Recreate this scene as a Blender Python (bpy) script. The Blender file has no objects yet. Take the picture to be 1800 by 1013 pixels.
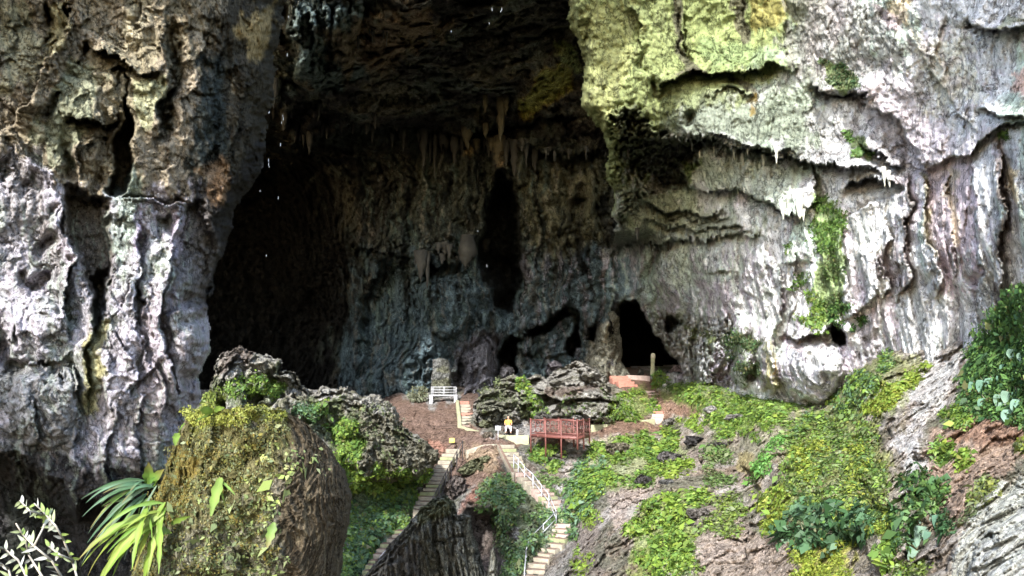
import bpy, math, random
import numpy as np

# ------------------------------------------------------------------ camera, sky, sun, exposure
SC = bpy.context.scene
COL = SC.collection
PITCH = math.radians(9.0)
FPX = 1300.0                                   # focal length in pixels of the 1800 px wide photograph
cam_d = bpy.data.cameras.new('camera'); cam = bpy.data.objects.new('camera', cam_d); COL.objects.link(cam)
cam_d.sensor_width = 36.0; cam_d.lens = 36.0 * FPX / 1800.0
cam_d.clip_start = 0.1; cam_d.clip_end = 2000.0
cam.location = (0, 0, 0); cam.rotation_euler = (math.radians(90) + PITCH, 0, 0)
SC.camera = cam

SUN_AZ, SUN_EL = math.radians(17), math.radians(34)      # azimuth: to the left of straight behind the camera
SUN_DIR = np.array([-math.sin(SUN_AZ) * math.cos(SUN_EL), -math.cos(SUN_AZ) * math.cos(SUN_EL), math.sin(SUN_EL)])
world = bpy.data.worlds.new("World"); SC.world = world; world.use_nodes = True
wn = world.node_tree.nodes; wl = world.node_tree.links
sky = wn.new('ShaderNodeTexSky'); sky.sky_type = 'NISHITA'; sky.sun_disc = False
sky.sun_elevation = SUN_EL
sky.sun_rotation = math.atan2(SUN_DIR[0], SUN_DIR[1])
sky.air_density = 1.0; sky.dust_density = 1.0; sky.ozone_density = 1.0
wl.new(sky.outputs[0], wn['Background'].inputs[0]); wn['Background'].inputs[1].default_value = 0.15
sun_d = bpy.data.lights.new('sun', 'SUN'); sun = bpy.data.objects.new('sun', sun_d); COL.objects.link(sun)
sun_d.energy = 2.0; sun_d.angle = math.radians(3.0); sun_d.color = (1.0, 0.985, 0.95)
from mathutils import Vector
sun.rotation_euler = Vector(SUN_DIR).to_track_quat('Z', 'Y').to_euler()
SC.view_settings.view_transform = 'Standard'; SC.view_settings.look = 'None'
SC.view_settings.exposure = 2.45; SC.view_settings.gamma = 1.0
SC.cycles.use_denoising = True; SC.cycles.denoising_prefilter = 'ACCURATE'
SC.cycles.max_bounces = 8; SC.cycles.diffuse_bounces = 5; SC.cycles.transparent_max_bounces = 8
try:
    SC.cycles.sample_clamp_indirect = 6.0
except Exception:
    pass

# ------------------------------------------------------------------ numpy helpers
rng = np.random.default_rng(7)
CP, SP = math.cos(PITCH), math.sin(PITCH)

def W(u, v, t):
    """photo pixel (1800 x 1013) and distance along the view axis -> world point"""
    x = (np.asarray(u, float) - 900.0) / FPX; y = -(np.asarray(v, float) - 506.5) / FPX; t = np.asarray(t, float)
    return np.stack([x * t, (CP - y * SP) * t, (y * CP + SP) * t], -1)

_perm = np.random.default_rng(3).permutation(256); _perm = np.concatenate([_perm, _perm, _perm]).astype(np.int32)
_g = np.random.default_rng(5).normal(size=(256, 3)); _g /= np.linalg.norm(_g, axis=1)[:, None]; _g = _g.astype(np.float32)

def pn(p):
    p = np.asarray(p, np.float32)
    f = np.floor(p); i = f.astype(np.int32) & 255; d = p - f
    w = d * d * d * (d * (d * 6 - 15) + 10)
    out = 0
    for a in (0, 1):
        wa = w[..., 0] if a else 1 - w[..., 0]
        pa = _perm[(i[..., 0] + a) & 255]
        for b in (0, 1):
            wb = w[..., 1] if b else 1 - w[..., 1]
            pb = _perm[pa + ((i[..., 1] + b) & 255)]
            for c in (0, 1):
                wc = w[..., 2] if c else 1 - w[..., 2]
                g = _g[_perm[pb + ((i[..., 2] + c) & 255)]]
                out = out + wa * wb * wc * (g[..., 0] * (d[..., 0] - a) + g[..., 1] * (d[..., 1] - b) + g[..., 2] * (d[..., 2] - c))
    return out * 1.6

def fbm(p, o=4, gain=.5):
    s = 0; a = 1.0; q = np.asarray(p, np.float32).copy()
    for k in range(o):
        s = s + a * pn(q + 17.3 * k); a *= gain; q = q * 2.03
    return s

def ridged(p, o=4, gain=.5):
    s = 0; a = 1.0; q = np.asarray(p, np.float32).copy()
    for k in range(o):
        s = s + a * (1 - 2 * np.abs(pn(q + 11.7 * k))); a *= gain; q = q * 2.1
    return s

def worley(p, full=False):
    p = np.asarray(p, np.float32); f = np.floor(p).astype(np.int32)
    f1 = np.full(p.shape[:-1], 9, np.float32); f2 = f1.copy(); idh = np.zeros(p.shape[:-1], np.float32); off = np.zeros(p.shape, np.float32)
    for a in (-1, 0, 1):
        for b in (-1, 0, 1):
            for c in (-1, 0, 1):
                h = _perm[_perm[_perm[(f[..., 0] + a) & 255] + ((f[..., 1] + b) & 255)] + ((f[..., 2] + c) & 255)]
                jx = _perm[h] / 255.; jy = _perm[h + 37] / 255.; jz = _perm[h + 91] / 255.
                vv = np.stack([p[..., 0] - f[..., 0] - a - jx, p[..., 1] - f[..., 1] - b - jy, p[..., 2] - f[..., 2] - c - jz], -1); d = np.sqrt((vv ** 2).sum(-1))
                m = d < f1
                f2 = np.where(m, f1, np.minimum(f2, d)); f1 = np.where(m, d, f1); idh = np.where(m, h / 255., idh); off = np.where(m[..., None], vv, off)
    return (f1, f2, idh, off) if full else (f1, f2, idh)

def facets(p):
    """broken angular faces: every cell is a randomly tilted plane"""
    f1, f2, ih, off = worley(p, True); g = _g[(ih * 255).astype(int) & 255]
    return (off * g).sum(-1) * 1.3 + (ih - .5) * .5 + .25 * np.exp(-(f2 - f1) * 12)

def sst(x, a, b):
    k = np.clip((x - a) / (b - a), 0, 1); return k * k * (3 - 2 * k)

def mix(a, b, k):
    return a + (b - a) * k

def pl(u, v, pts):
    """distance to a polyline and side (+ on the right hand walking along it in image space)"""
    best = np.full(u.shape, 1e9); side = np.ones(u.shape); along = np.zeros(u.shape); L = 0
    for (x0, y0), (x1, y1) in zip(pts[:-1], pts[1:]):
        dx, dy = x1 - x0, y1 - y0; l2 = dx * dx + dy * dy + 1e-9
        k = np.clip(((u - x0) * dx + (v - y0) * dy) / l2, 0, 1)
        d = np.hypot(u - x0 - k * dx, v - y0 - k * dy)
        s = np.sign(dx * (v - y0) - dy * (u - x0)); m = d < best
        best = np.where(m, d, best); side = np.where(m, s, side); along = np.where(m, L + k * math.sqrt(l2), along)
        L += math.sqrt(l2)
    return best, side, along / max(L, 1e-6)

def pg(u, v, pts):
    """signed distance to polygon, positive inside"""
    p = list(pts) + [pts[0]]
    d, _, _ = pl(u, v, p)
    ins = np.zeros(u.shape, bool)
    for (x0, y0), (x1, y1) in zip(p[:-1], p[1:]):
        if y0 == y1: continue
        c = ((y0 > v) != (y1 > v)) & (u < (x1 - x0) * (v - y0) / (y1 - y0) + x0)
        ins ^= c
    return np.where(ins, d, -d)

def tps(ctrl):
    c = np.array(ctrl, float); x = c[:, :2] / 500.0; z = c[:, 2]; n = len(c)
    r2 = ((x[:, None] - x[None]) ** 2).sum(-1)
    K = 0.5 * r2 * np.log(r2 + 1e-12) + 1e-4 * np.eye(n)
    P = np.c_[np.ones(n), x]; A = np.zeros((n + 3, n + 3)); A[:n, :n] = K; A[:n, n:] = P; A[n:, :n] = P.T
    w = np.linalg.solve(A, np.r_[z, 0, 0, 0])
    lo, hi = z.min() * .8, z.max() * 1.15
    def f(u, v):
        U = np.asarray(u, float) / 500.; V = np.asarray(v, float) / 500.
        s = w[n] + w[n + 1] * U + w[n + 2] * V
        for k in range(n):
            q = (U - x[k, 0]) ** 2 + (V - x[k, 1]) ** 2
            s = s + w[k] * .5 * q * np.log(q + 1e-12)
        return np.clip(s, lo, hi)
    return f

# ------------------------------------------------------------------ mesh helpers
def mesh_np(name, verts, faces, mat, cols=None, smooth=True, parent=None, link=True):
    verts = np.asarray(verts, np.float32).reshape(-1, 3)
    me = bpy.data.meshes.new(name); me.vertices.add(len(verts)); me.vertices.foreach_set('co', verts.ravel())
    if isinstance(faces, np.ndarray):
        nf, k = faces.shape
        me.loops.add(nf * k); me.loops.foreach_set('vertex_index', faces.astype(np.int32).ravel())
        me.polygons.add(nf); me.polygons.foreach_set('loop_start', (np.arange(nf) * k).astype(np.int32))
        me.polygons.foreach_set('loop_total', np.full(nf, k, np.int32))
    else:
        nf = len(faces); tot = [len(f) for f in faces]
        me.loops.add(sum(tot)); me.loops.foreach_set('vertex_index', np.array([i for f in faces for i in f], np.int32))
        me.polygons.add(nf); me.polygons.foreach_set('loop_start', np.r_[0, np.cumsum(tot)[:-1]].astype(np.int32))
        me.polygons.foreach_set('loop_total', np.array(tot, np.int32))
    me.update(calc_edges=True)
    if smooth: me.polygons.foreach_set('use_smooth', np.ones(nf, bool))
    if cols is not None:
        ca = me.color_attributes.new('Col', 'FLOAT_COLOR', 'POINT')
        c = np.ones((len(verts), 4), np.float32); c[:, :3] = np.asarray(cols).reshape(-1, 3)
        ca.data.foreach_set('color', c.ravel())
    me.validate()
    if mat: me.materials.append(mat)
    o = bpy.data.objects.new(name, me)
    if link: COL.objects.link(o)
    if parent: o.parent = parent
    return o

def tag(o, label=None, cat=None, group=None, kind=None):
    if label: o['label'] = label
    if cat: o['category'] = cat
    if group: o['group'] = group
    if kind: o['kind'] = kind
    return o

def empty(name, loc, label=None, cat=None, group=None):
    o = bpy.data.objects.new(name, None); COL.objects.link(o); o.location = tuple(float(x) for x in loc)
    o.empty_display_size = .2
    return tag(o, label, cat, group)

# ------------------------------------------------------------------ materials
def new_mat(name):
    m = bpy.data.materials.new(name); m.use_nodes = True
    nt = m.node_tree; return m, nt.nodes, nt.links, nt.nodes['Principled BSDF']

def rock_mat(name, fine=1.0, bump=1.0, speck=.25, rough=.85, vert=True):
    m, n, l, b = new_mat(name)
    at = n.new('ShaderNodeAttribute'); at.attribute_name = 'Col'
    geo = n.new('ShaderNodeNewGeometry')
    mp = n.new('ShaderNodeMapping'); mp.inputs['Scale'].default_value = (1, 1, .45 if vert else 1)
    l.new(geo.outputs['Position'], mp.inputs[0])
    n1 = n.new('ShaderNodeTexNoise'); n1.inputs['Scale'].default_value = 4.5 * fine; n1.inputs['Detail'].default_value = 9; n1.inputs['Roughness'].default_value = .72
    n2 = n.new('ShaderNodeTexNoise'); n2.inputs['Scale'].default_value = 16 * fine; n2.inputs['Detail'].default_value = 5; n2.inputs['Roughness'].default_value = .7
    l.new(mp.outputs[0], n1.inputs['Vector']); l.new(geo.outputs['Position'], n2.inputs['Vector'])
    r1 = n.new('ShaderNodeMapRange'); r1.inputs['From Min'].default_value = .34; r1.inputs['From Max'].default_value = .66
    r1.inputs['To Min'].default_value = 1 - speck * 1.5; r1.inputs['To Max'].default_value = 1 + speck
    l.new(n1.outputs[0], r1.inputs['Value'])
    r2 = n.new('ShaderNodeMapRange'); r2.inputs['From Min'].default_value = .3; r2.inputs['From Max'].default_value = .7
    r2.inputs['To Min'].default_value = 1 - speck; r2.inputs['To Max'].default_value = 1 + speck * .7
    l.new(n2.outputs[0], r2.inputs['Value'])
    mu = n.new('ShaderNodeMath'); mu.operation = 'MULTIPLY'; l.new(r1.outputs[0], mu.inputs[0]); l.new(r2.outputs[0], mu.inputs[1])
    # dirty hairline cracks, in patches
    wn1 = n.new('ShaderNodeTexNoise'); wn1.inputs['Scale'].default_value = .9 * fine; wn1.inputs['Detail'].default_value = 7; wn1.inputs['Roughness'].default_value = .62; wn1.inputs['Distortion'].default_value = .6
    l.new(mp.outputs[0], wn1.inputs['Vector'])
    sb = n.new('ShaderNodeMath'); sb.operation = 'SUBTRACT'; sb.inputs[1].default_value = .5; l.new(wn1.outputs[0], sb.inputs[0])
    ab = n.new('ShaderNodeMath'); ab.operation = 'ABSOLUTE'; l.new(sb.outputs[0], ab.inputs[0])
    mc = n.new('ShaderNodeMapRange'); mc.inputs['From Min'].default_value = .004; mc.inputs['From Max'].default_value = .022; mc.inputs['To Min'].default_value = .42; mc.inputs['To Max'].default_value = 1; l.new(ab.outputs[0], mc.inputs['Value'])
    pt = n.new('ShaderNodeTexNoise'); pt.inputs['Scale'].default_value = 7 * fine; pt.inputs['Detail'].default_value = 4; l.new(geo.outputs['Position'], pt.inputs['Vector'])
    mp2 = n.new('ShaderNodeMapRange'); mp2.inputs['From Min'].default_value = .34; mp2.inputs['From Max'].default_value = .42; mp2.inputs['To Min'].default_value = .5; mp2.inputs['To Max'].default_value = 1; l.new(pt.outputs[0], mp2.inputs['Value'])
    mq = n.new('ShaderNodeMath'); mq.operation = 'MULTIPLY'; l.new(mc.outputs[0], mq.inputs[0]); l.new(mp2.outputs[0], mq.inputs[1])
    mr_ = n.new('ShaderNodeMath'); mr_.operation = 'MULTIPLY'; l.new(mu.outputs[0], mr_.inputs[0]); l.new(mq.outputs[0], mr_.inputs[1])
    vm = n.new('ShaderNodeVectorMath'); vm.operation = 'SCALE'; l.new(at.outputs['Color'], vm.inputs[0]); l.new(mr_.outputs[0], vm.inputs['Scale'])
    l.new(vm.outputs[0], b.inputs['Base Color'])
    ad = n.new('ShaderNodeMath'); ad.operation = 'MULTIPLY_ADD'; ad.inputs[1].default_value = .35
    l.new(n2.outputs[0], ad.inputs[0]); l.new(n1.outputs[0], ad.inputs[2])
    ad2 = n.new('ShaderNodeMath'); ad2.operation = 'MULTIPLY_ADD'; ad2.inputs[1].default_value = .35; l.new(mq.outputs[0], ad2.inputs[0]); l.new(ad.outputs[0], ad2.inputs[2]); ad = ad2
    bp = n.new('ShaderNodeBump'); bp.inputs['Strength'].default_value = 1.0; bp.inputs['Distance'].default_value = .35 * bump / fine
    l.new(ad.outputs[0], bp.inputs['Height']); l.new(bp.outputs[0], b.inputs['Normal'])
    b.inputs['Roughness'].default_value = rough
    b.inputs['Specular IOR Level'].default_value = .06
    return m

def plain_mat(name, col, rough=.6, metal=0, var=.25, scale=8, bump=.01, dirt=None):
    m, n, l, b = new_mat(name)
    tc = n.new('ShaderNodeTexCoord'); nz = n.new('ShaderNodeTexNoise'); nz.inputs['Scale'].default_value = scale; nz.inputs['Detail'].default_value = 6
    nz.inputs['Roughness'].default_value = .7
    l.new(tc.outputs['Object'], nz.inputs['Vector'])
    mr = n.new('ShaderNodeMapRange'); mr.inputs['From Min'].default_value = .3; mr.inputs['From Max'].default_value = .7
    mr.inputs['To Min'].default_value = 1 - var; mr.inputs['To Max'].default_value = 1 + var * .6
    l.new(nz.outputs[0], mr.inputs['Value'])
    vm = n.new('ShaderNodeVectorMath'); vm.operation = 'SCALE'; vm.inputs[0].default_value = col[:3]; l.new(mr.outputs[0], vm.inputs['Scale'])
    if dirt:
        # trodden earth lying on the upward faces
        ge = n.new('ShaderNodeNewGeometry'); sx = n.new('ShaderNodeSeparateXYZ'); l.new(ge.outputs['True Normal'], sx.inputs[0])
        m1 = n.new('ShaderNodeMapRange'); m1.inputs['From Min'].default_value = .5; m1.inputs['From Max'].default_value = .8; l.new(sx.outputs[2], m1.inputs['Value'])
        m2 = n.new('ShaderNodeMapRange'); m2.inputs['From Min'].default_value = .35; m2.inputs['From Max'].default_value = .5; l.new(nz.outputs[0], m2.inputs['Value'])
        mm = n.new('ShaderNodeMath'); mm.operation = 'MULTIPLY'; l.new(m1.outputs[0], mm.inputs[0]); l.new(m2.outputs[0], mm.inputs[1])
        mx = n.new('ShaderNodeMix'); mx.data_type = 'RGBA'; l.new(mm.outputs[0], mx.inputs[0]); l.new(vm.outputs[0], mx.inputs[6]); mx.inputs[7].default_value = (*dirt, 1)
        l.new(mx.outputs[2], b.inputs['Base Color'])
    else: l.new(vm.outputs[0], b.inputs['Base Color'])
    b.inputs['Roughness'].default_value = rough; b.inputs['Metallic'].default_value = metal
    bp = n.new('ShaderNodeBump'); bp.inputs['Distance'].default_value = bump; l.new(nz.outputs[0], bp.inputs['Height']); l.new(bp.outputs[0], b.inputs['Normal'])
    return m

def leaf_mat(name, rough=.55, trans=.25):
    m, n, l, b = new_mat(name)
    at = n.new('ShaderNodeAttribute'); at.attribute_name = 'Col'
    l.new(at.outputs['Color'], b.inputs['Base Color']); b.inputs['Roughness'].default_value = rough
    b.inputs['Specular IOR Level'].default_value = .3
    tr = n.new('ShaderNodeBsdfTranslucent'); l.new(at.outputs['Color'], tr.inputs['Color'])
    mx = n.new('ShaderNodeMixShader'); mx.inputs[0].default_value = trans
    l.new(b.outputs[0], mx.inputs[1]); l.new(tr.outputs[0], mx.inputs[2])
    l.new(mx.outputs[0], n['Material Output'].inputs['Surface'])
    return m

M_WALLN = rock_mat('near_limestone', 2.2, .55, .34)
M_WALL = rock_mat('limestone', 1.0, .5, .30)
M_DARK = rock_mat('damp_dark_limestone', .5, 1.3, .45, .75)
M_GROUND = rock_mat('earth_and_rock', 1.1, 1.3, .42, .95, False)
M_NEAR = rock_mat('mossy_rock', 3.0, 1.0, .35, .95)
M_LEAF = leaf_mat('leaf')

# ------------------------------------------------------------------ rock surfaces
class Sheet:
    """a rock face sampled on a fine grid of view angles; every vertex gets its own distance"""
    def __init__(s, u0, u1, v0, v1, step, ctrl, warp=1.0, seed=0):
        s.W = int((u1 - u0) / step) + 1; s.H = int((v1 - v0) / step) + 1
        s.u, s.v = np.meshgrid(np.linspace(u0, u1, s.W), np.linspace(v0, v1, s.H))
        f = tps(ctrl)
        # the smooth base is solved on a coarse grid and interpolated
        cw = np.linspace(u0, u1, max(8, s.W // 6)); ch = np.linspace(v0, v1, max(8, s.H // 6))
        cu, cv = np.meshgrid(cw, ch); ct = f(cu, cv)
        tmp = np.stack([np.interp(s.u[0], cw, r) for r in ct]); s.t = np.stack([np.interp(s.v[:, 0], ch, tmp[:, j]) for j in range(s.W)], 1)
        s.t0 = s.t.copy()
        q = np.stack([s.u / 70, s.v / 70, np.full(s.u.shape, seed * 3.1)], -1)
        a = fbm(q, 5, .6); b_ = fbm(q + 31, 5, .6)
        s.uw = s.u + a * 13 * warp; s.vw = s.v + b_ * 13 * warp
        s.col = np.zeros(s.u.shape + (3,)); s.keep = np.ones(s.u.shape, bool); s.seed = seed
        s.nz1 = a; s.nz2 = b_
    def pos(s): return W(s.u, s.v, s.t)
    def bb(s, pts, m):
        p = np.array(pts, float); x0, y0 = p.min(0) - m; x1, y1 = p.max(0) + m
        return (s.uw > x0) & (s.uw < x1) & (s.vw > y0) & (s.vw < y1)
    # relief: positive amp pushes away from the viewer
    def groove(s, pts, w, amp, taper=True):
        k = s.bb(pts, 3 * w)
        d, _, al = pl(s.uw[k], s.vw[k], pts)
        ww = w * (np.clip(np.minimum(al, 1 - al) * 6, .25, 1) if taper else 1)
        s.t[k] += amp * np.exp(-(d / ww) ** 2) * (np.clip(np.minimum(al, 1 - al) * 8 + .2, 0, 1) if taper else 1)
    def step(s, pts, wl, wr, al_, ar, jag=0):
        """walking along pts: al_ metres out/in on the left hand side, ar on the right, fading over wl / wr pixels"""
        m = 3 * max(wl, wr); k = s.bb(pts, m)
        uu, vv = s.uw[k], s.vw[k]
        if jag: 
            j = np.abs(pn(np.stack([s.u[k] / (jag * .9), s.v[k] / (jag * 4), np.full(uu.shape, 5.5)], -1)))
            vv = vv + jag * 2 * (j - .25)
        d, sd, al = pl(uu, vv, pts)
        e = np.clip(np.minimum(al, 1 - al) * 7, 0, 1)
        s.t[k] += e * np.where(sd < 0, al_ * np.exp(-(d / wl) ** 1.3), ar * np.exp(-(d / wr) ** 1.3))
    def poly(s, pts, soft, amp, warp=True):
        k = s.bb(pts, soft + 30) if warp else s.bb(pts, soft + 60)
        d = pg(s.uw[k] if warp else s.u[k], s.vw[k] if warp else s.v[k], pts)
        s.t[k] += amp * sst(d, -soft * .3, soft)
    def bulge(s, cx, cy, rx, ry, amp, rot=0, p=1.0):
        c, n = math.cos(math.radians(rot)), math.sin(math.radians(rot))
        x = (s.uw - cx) * c + (s.vw - cy) * n; y = -(s.uw - cx) * n + (s.vw - cy) * c
        r = (x / rx) ** 2 + (y / ry) ** 2
        s.t -= amp * np.sqrt(np.clip(1 - r, 0, 1)) ** p
    def gauss(s, cx, cy, rx, ry, amp, rot=0):
        c, n = math.cos(math.radians(rot)), math.sin(math.radians(rot))
        x = (s.uw - cx) * c + (s.vw - cy) * n; y = -(s.uw - cx) * n + (s.vw - cy) * c
        s.t += amp * np.exp(-(x / rx) ** 2 - (y / ry) ** 2)
    def detail(s, big=1., flute=.6, mid=.35, crack=.3, fine=.06, sc=1., tilt=0., mask=None, fx=1.8, fz=9., fm=1., facet=0., wamp=1.6, fs=1.):
        P = s.pos() / sc + s.seed * 13.7
        wv = np.stack([fbm(P / 5, 3), fbm(P / 5 + 9, 3), fbm(P / 5 + 21, 3)], -1)
        Q = P + wv * wamp
        d = big * fbm(Q / 7, 3)
        if flute:
            F = Q.copy(); F[..., 0] += tilt * F[..., 2]
            F = F / np.array([fx, fx, fz]); r = ridged(F, 4, .5)
            d = d - fm * flute * (r - .6)
        if mid: d = d + mid * (np.abs(fbm(Q / 1.6, 4, .55)) * 1.6 - .4)
        if crack:
            f1, f2, ih = worley(Q / np.array([2.2, 2.2, 3.6]))
            d = d + crack * (np.exp(-(f2 - f1) * 9) + (ih - .5) * .5)
            f1, f2, ih = worley(Q / np.array([.8, .8, 1.5]) + 4)
            d = d + crack * .35 * (np.exp(-(f2 - f1) * 7) + (ih - .5) * .6)
        if facet:
            R = P + wv * .5 + .25 * np.stack([fbm(P / .9 + 5, 3), fbm(P / .9 + 15, 3), fbm(P / .9 + 25, 3)], -1)
            d = d + facet * (facets(R / np.array([1.7, 1.7, 2.0]) / fs) + .5 * facets(R / .75 / fs + 3.3) + .25 * facets(R / .33 / fs + 7.3))
        d = d + fine * fbm(P / .35, 4, .7)
        s.t += sc * d * (1 if mask is None else mask)
    # colour
    def base(s, cols, scale=6., vert=2.5, sharp=1.0):
        """blend a list of albedos with world-space noise"""
        P = s.pos() + s.seed * 5; Q = P / np.array([scale, scale, scale * vert])
        s.col[:] = cols[0]
        for i, c in enumerate(cols[1:]):
            n = fbm(Q + 13 * i + 3, 5, .6)
            s.col[:] = mix(s.col, np.array(c), sst(n, .05 - .25 / sharp, .05 + .35 / sharp)[..., None])
    def paint(s, pts, c, soft=12, k_=1.0, nz=.5, line=0):
        k = s.bb(pts, soft * 2 + line + 40)
        if line: d = line - pl(s.uw[k], s.vw[k], pts)[0]
        else: d = pg(s.uw[k], s.vw[k], pts)
        q = np.stack([s.u[k] / 22, s.v[k] / 45, np.full(d.shape, c[0] * 50)], -1)
        d = d + nz * soft * 1.6 * fbm(q, 5, .65)
        s.col[k] = mix(s.col[k], np.array(c), (k_ * sst(d, -soft * .5, soft * .5))[..., None])
    def streaks(s, c, u0, u1, v0, v1, k_=.7, w=14, ln=160, thr=.15):
        q = np.stack([s.uw / w, s.vw / ln, np.full(s.u.shape, c[1] * 40 + s.seed)], -1)
        n = fbm(q, 4, .6)
        e = sst(s.uw, u0, u0 + 30) * (1 - sst(s.uw, u1 - 30, u1)) * sst(s.vw, v0, v0 + 30) * (1 - sst(s.vw, v1 - 30, v1))
        s.col[:] = mix(s.col, np.array(c), (k_ * e * sst(n, thr, thr + .35))[..., None])
    def build(s, name, mat, smooth=True):
        i = np.arange(s.H * s.W).reshape(s.H, s.W)
        q = np.stack([i[:-1, :-1], i[1:, :-1], i[1:, 1:], i[:-1, 1:]], -1)
        kk = s.keep[:-1, :-1] & s.keep[1:, :-1] & s.keep[1:, 1:] & s.keep[:-1, 1:]
        q = q[kk]
        used = np.unique(q); rm = np.full(s.H * s.W, -1); rm[used] = np.arange(len(used))
        P = s.pos().reshape(-1, 3)[used]
        return mesh_np(name, P, rm[q], mat, np.clip(s.col.reshape(-1, 3)[used], .005, .85), smooth)
    def at(s, u, v):
        """depth of the surface at pixel(s)"""
        u = np.asarray(u, float); v = np.asarray(v, float)
        x = np.clip((u - s.u[0, 0]) / (s.u[0, 1] - s.u[0, 0]), 0, s.W - 1.001); y = np.clip((v - s.v[0, 0]) / (s.v[1, 0] - s.v[0, 0]), 0, s.H - 1.001)
        i, j = y.astype(int), x.astype(int); a, b_ = y - i, x - j
        return (s.t[i, j] * (1 - a) * (1 - b_) + s.t[i + 1, j] * a * (1 - b_) + s.t[i, j + 1] * (1 - a) * b_ + s.t[i + 1, j + 1] * a * b_)

def outline_rock(name, pts, t_mid, thick, round_px, step, mat, detail, colour, seed=0, smooth=True, jag=6, back=.6, tf=None, round_pts=None):
    """closed boulder-like solid with the given outline: front and back shells joined along the rim"""
    p = np.array(pts, float); x0, y0 = p.min(0) - jag * 3; x1, y1 = p.max(0) + jag * 3
    s = Sheet(x0, x1, y0, y1, step, [(x0, y0, t_mid), (x1, y0, t_mid), (x0, y1, t_mid), (x1, y1, t_mid)], seed=seed, warp=0)
    if tf is not None: s.t = tf(s.u, s.v)
    q = np.stack([s.u / 40, s.v / 40, np.full(s.u.shape, seed * 1.7)], -1)
    s.uw = s.u + jag * fbm(q * 1.0, 5, .65); s.vw = s.v + jag * fbm(q + 40, 5, .65)
    d = pg(s.uw, s.vw, pts)
    dr = d if round_pts is None else np.where(d > 0, pg(s.uw, s.vw, round_pts), d)
    prof = np.sqrt(np.clip(1 - (1 - np.clip(dr / round_px, 0, 1)) ** 2, 0, 1))
    s.keep = d > 0
    mid = s.t.copy()
    s.t = mid - thick * prof
    s.d = d; s.prof = prof
    detail(s)
    s.t = np.minimum(s.t, mid) if False else mix(mid, s.t, np.clip(prof * 4, 0, 1))
    colour(s)
    i = np.arange(s.H * s.W).reshape(s.H, s.W); N = s.H * s.W
    quad = np.stack([i[:-1, :-1], i[1:, :-1], i[1:, 1:], i[:-1, 1:]], -1)
    kk = s.keep[:-1, :-1] & s.keep[1:, :-1] & s.keep[1:, 1:] & s.keep[:-1, 1:]
    qf = quad[kk]
    front = W(s.u, s.v, s.t).reshape(-1, 3); bk = mid + back * thick * prof
    bkp = W(s.u, s.v, bk).reshape(-1, 3)
    # rim quads
    e = np.concatenate([qf[:, [0, 1]], qf[:, [1, 2]], qf[:, [2, 3]], qf[:, [3, 0]]])
    key = np.sort(e, 1); kid = key[:, 0].astype(np.int64) * N + key[:, 1]
    uq, inv, cnt = np.unique(kid, return_inverse=True, return_counts=True)
    be = e[cnt[inv] == 1]
    # only every third column/row is needed behind, but keep it simple: full back shell
    faces = np.concatenate([qf, qf[:, ::-1] + N, np.stack([be[:, 1], be[:, 0], be[:, 0] + N, be[:, 1] + N], 1)])
    used = np.unique(faces); rm = np.full(2 * N, -1); rm[used] = np.arange(len(used))
    P = np.concatenate([front, bkp])[used]
    C = np.concatenate([s.col.reshape(-1, 3)] * 2)[used]
    o = mesh_np(name, P, rm[faces], mat, np.clip(C, .005, .85), smooth)
    return o, s
# ------------------------------------------------------------------ BACK WALL AND CEILING (one continuous rock face)
GREY = (.30, .30, .30); PALE = (.52, .51, .50); PINK = (.43, .37, .39); MAUVE = (.33, .30, .34); WHITE = (.64, .63, .63)
ALGAE = (.27, .32, .14); LIME = (.40, .44, .16); SAGE = (.36, .42, .33); OCHRE = (.40, .29, .10); BROWN = (.14, .12, .08)
DARK = (.055, .052, .045); TEAL = (.13, .18, .155); SLATE = (.16, .19, .21); SOOT = (.03, .028, .026); SOIL = (.20, .130, .100)

ST = 2.3
b = Sheet(280, 1440, -170, 760, ST, [
    (400, -150, 42), (500, -150, 42), (700, -150, 43), (1000, -150, 43), (1300, -150, 44), (400, 0, 52), (500, 0, 52), (700, 0, 49), (1000, 0, 52), (1300, 0, 52),
    (500, 100, 57), (600, 100, 58), (800, 100, 60), (1000, 100, 62), (600, 180, 66), (720, 225, 75), (850, 235, 75), (1000, 245, 70), (1100, 250, 70), (600, 300, 84), (500, 300, 92),
    (400, 350, 98), (300, 500, 98), (500, 450, 104), (420, 600, 108), (560, 600, 100), (640, 450, 80), (640, 650, 79), (750, 450, 74), (750, 700, 73),
    (850, 450, 74), (850, 650, 73), (950, 350, 72), (950, 650, 74), (1050, 450, 70), (1050, 650, 75), (1200, 450, 66), (1200, 650, 73), (1400, 450, 58), (1400, 700, 62)], seed=1)
# ceiling ribs running down to the back
for pts, w, a in [([(560, 130), (640, 110), (720, 60), (800, 20)], 22, -1.6), ([(600, 200), (700, 190), (820, 150), (930, 120), (1000, 60)], 20, -2.0),
                  ([(900, 190), (940, 150), (985, 110), (1000, 80)], 16, -3.0), ([(640, 40), (700, 30), (760, -20)], 20, -1.5),
                  ([(760, 120), (860, 90), (960, 40)], 16, -1.4), ([(560, 40), (600, 80), (560, 150)], 26, -1.5)]:
    b.groove(pts, w, a)
# the brow where the ceiling turns down into the wall
b.step([(560, 190), (620, 215), (680, 225), (720, 222), (780, 238), (840, 232), (880, 215), (930, 215), (980, 205), (1050, 205)], 45, 22, -1.5, 2.5, jag=7)
b.step([(900, 262), (940, 262), (990, 275), (1060, 262)], 30, 18, -2.0, 2.0, jag=6)
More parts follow.
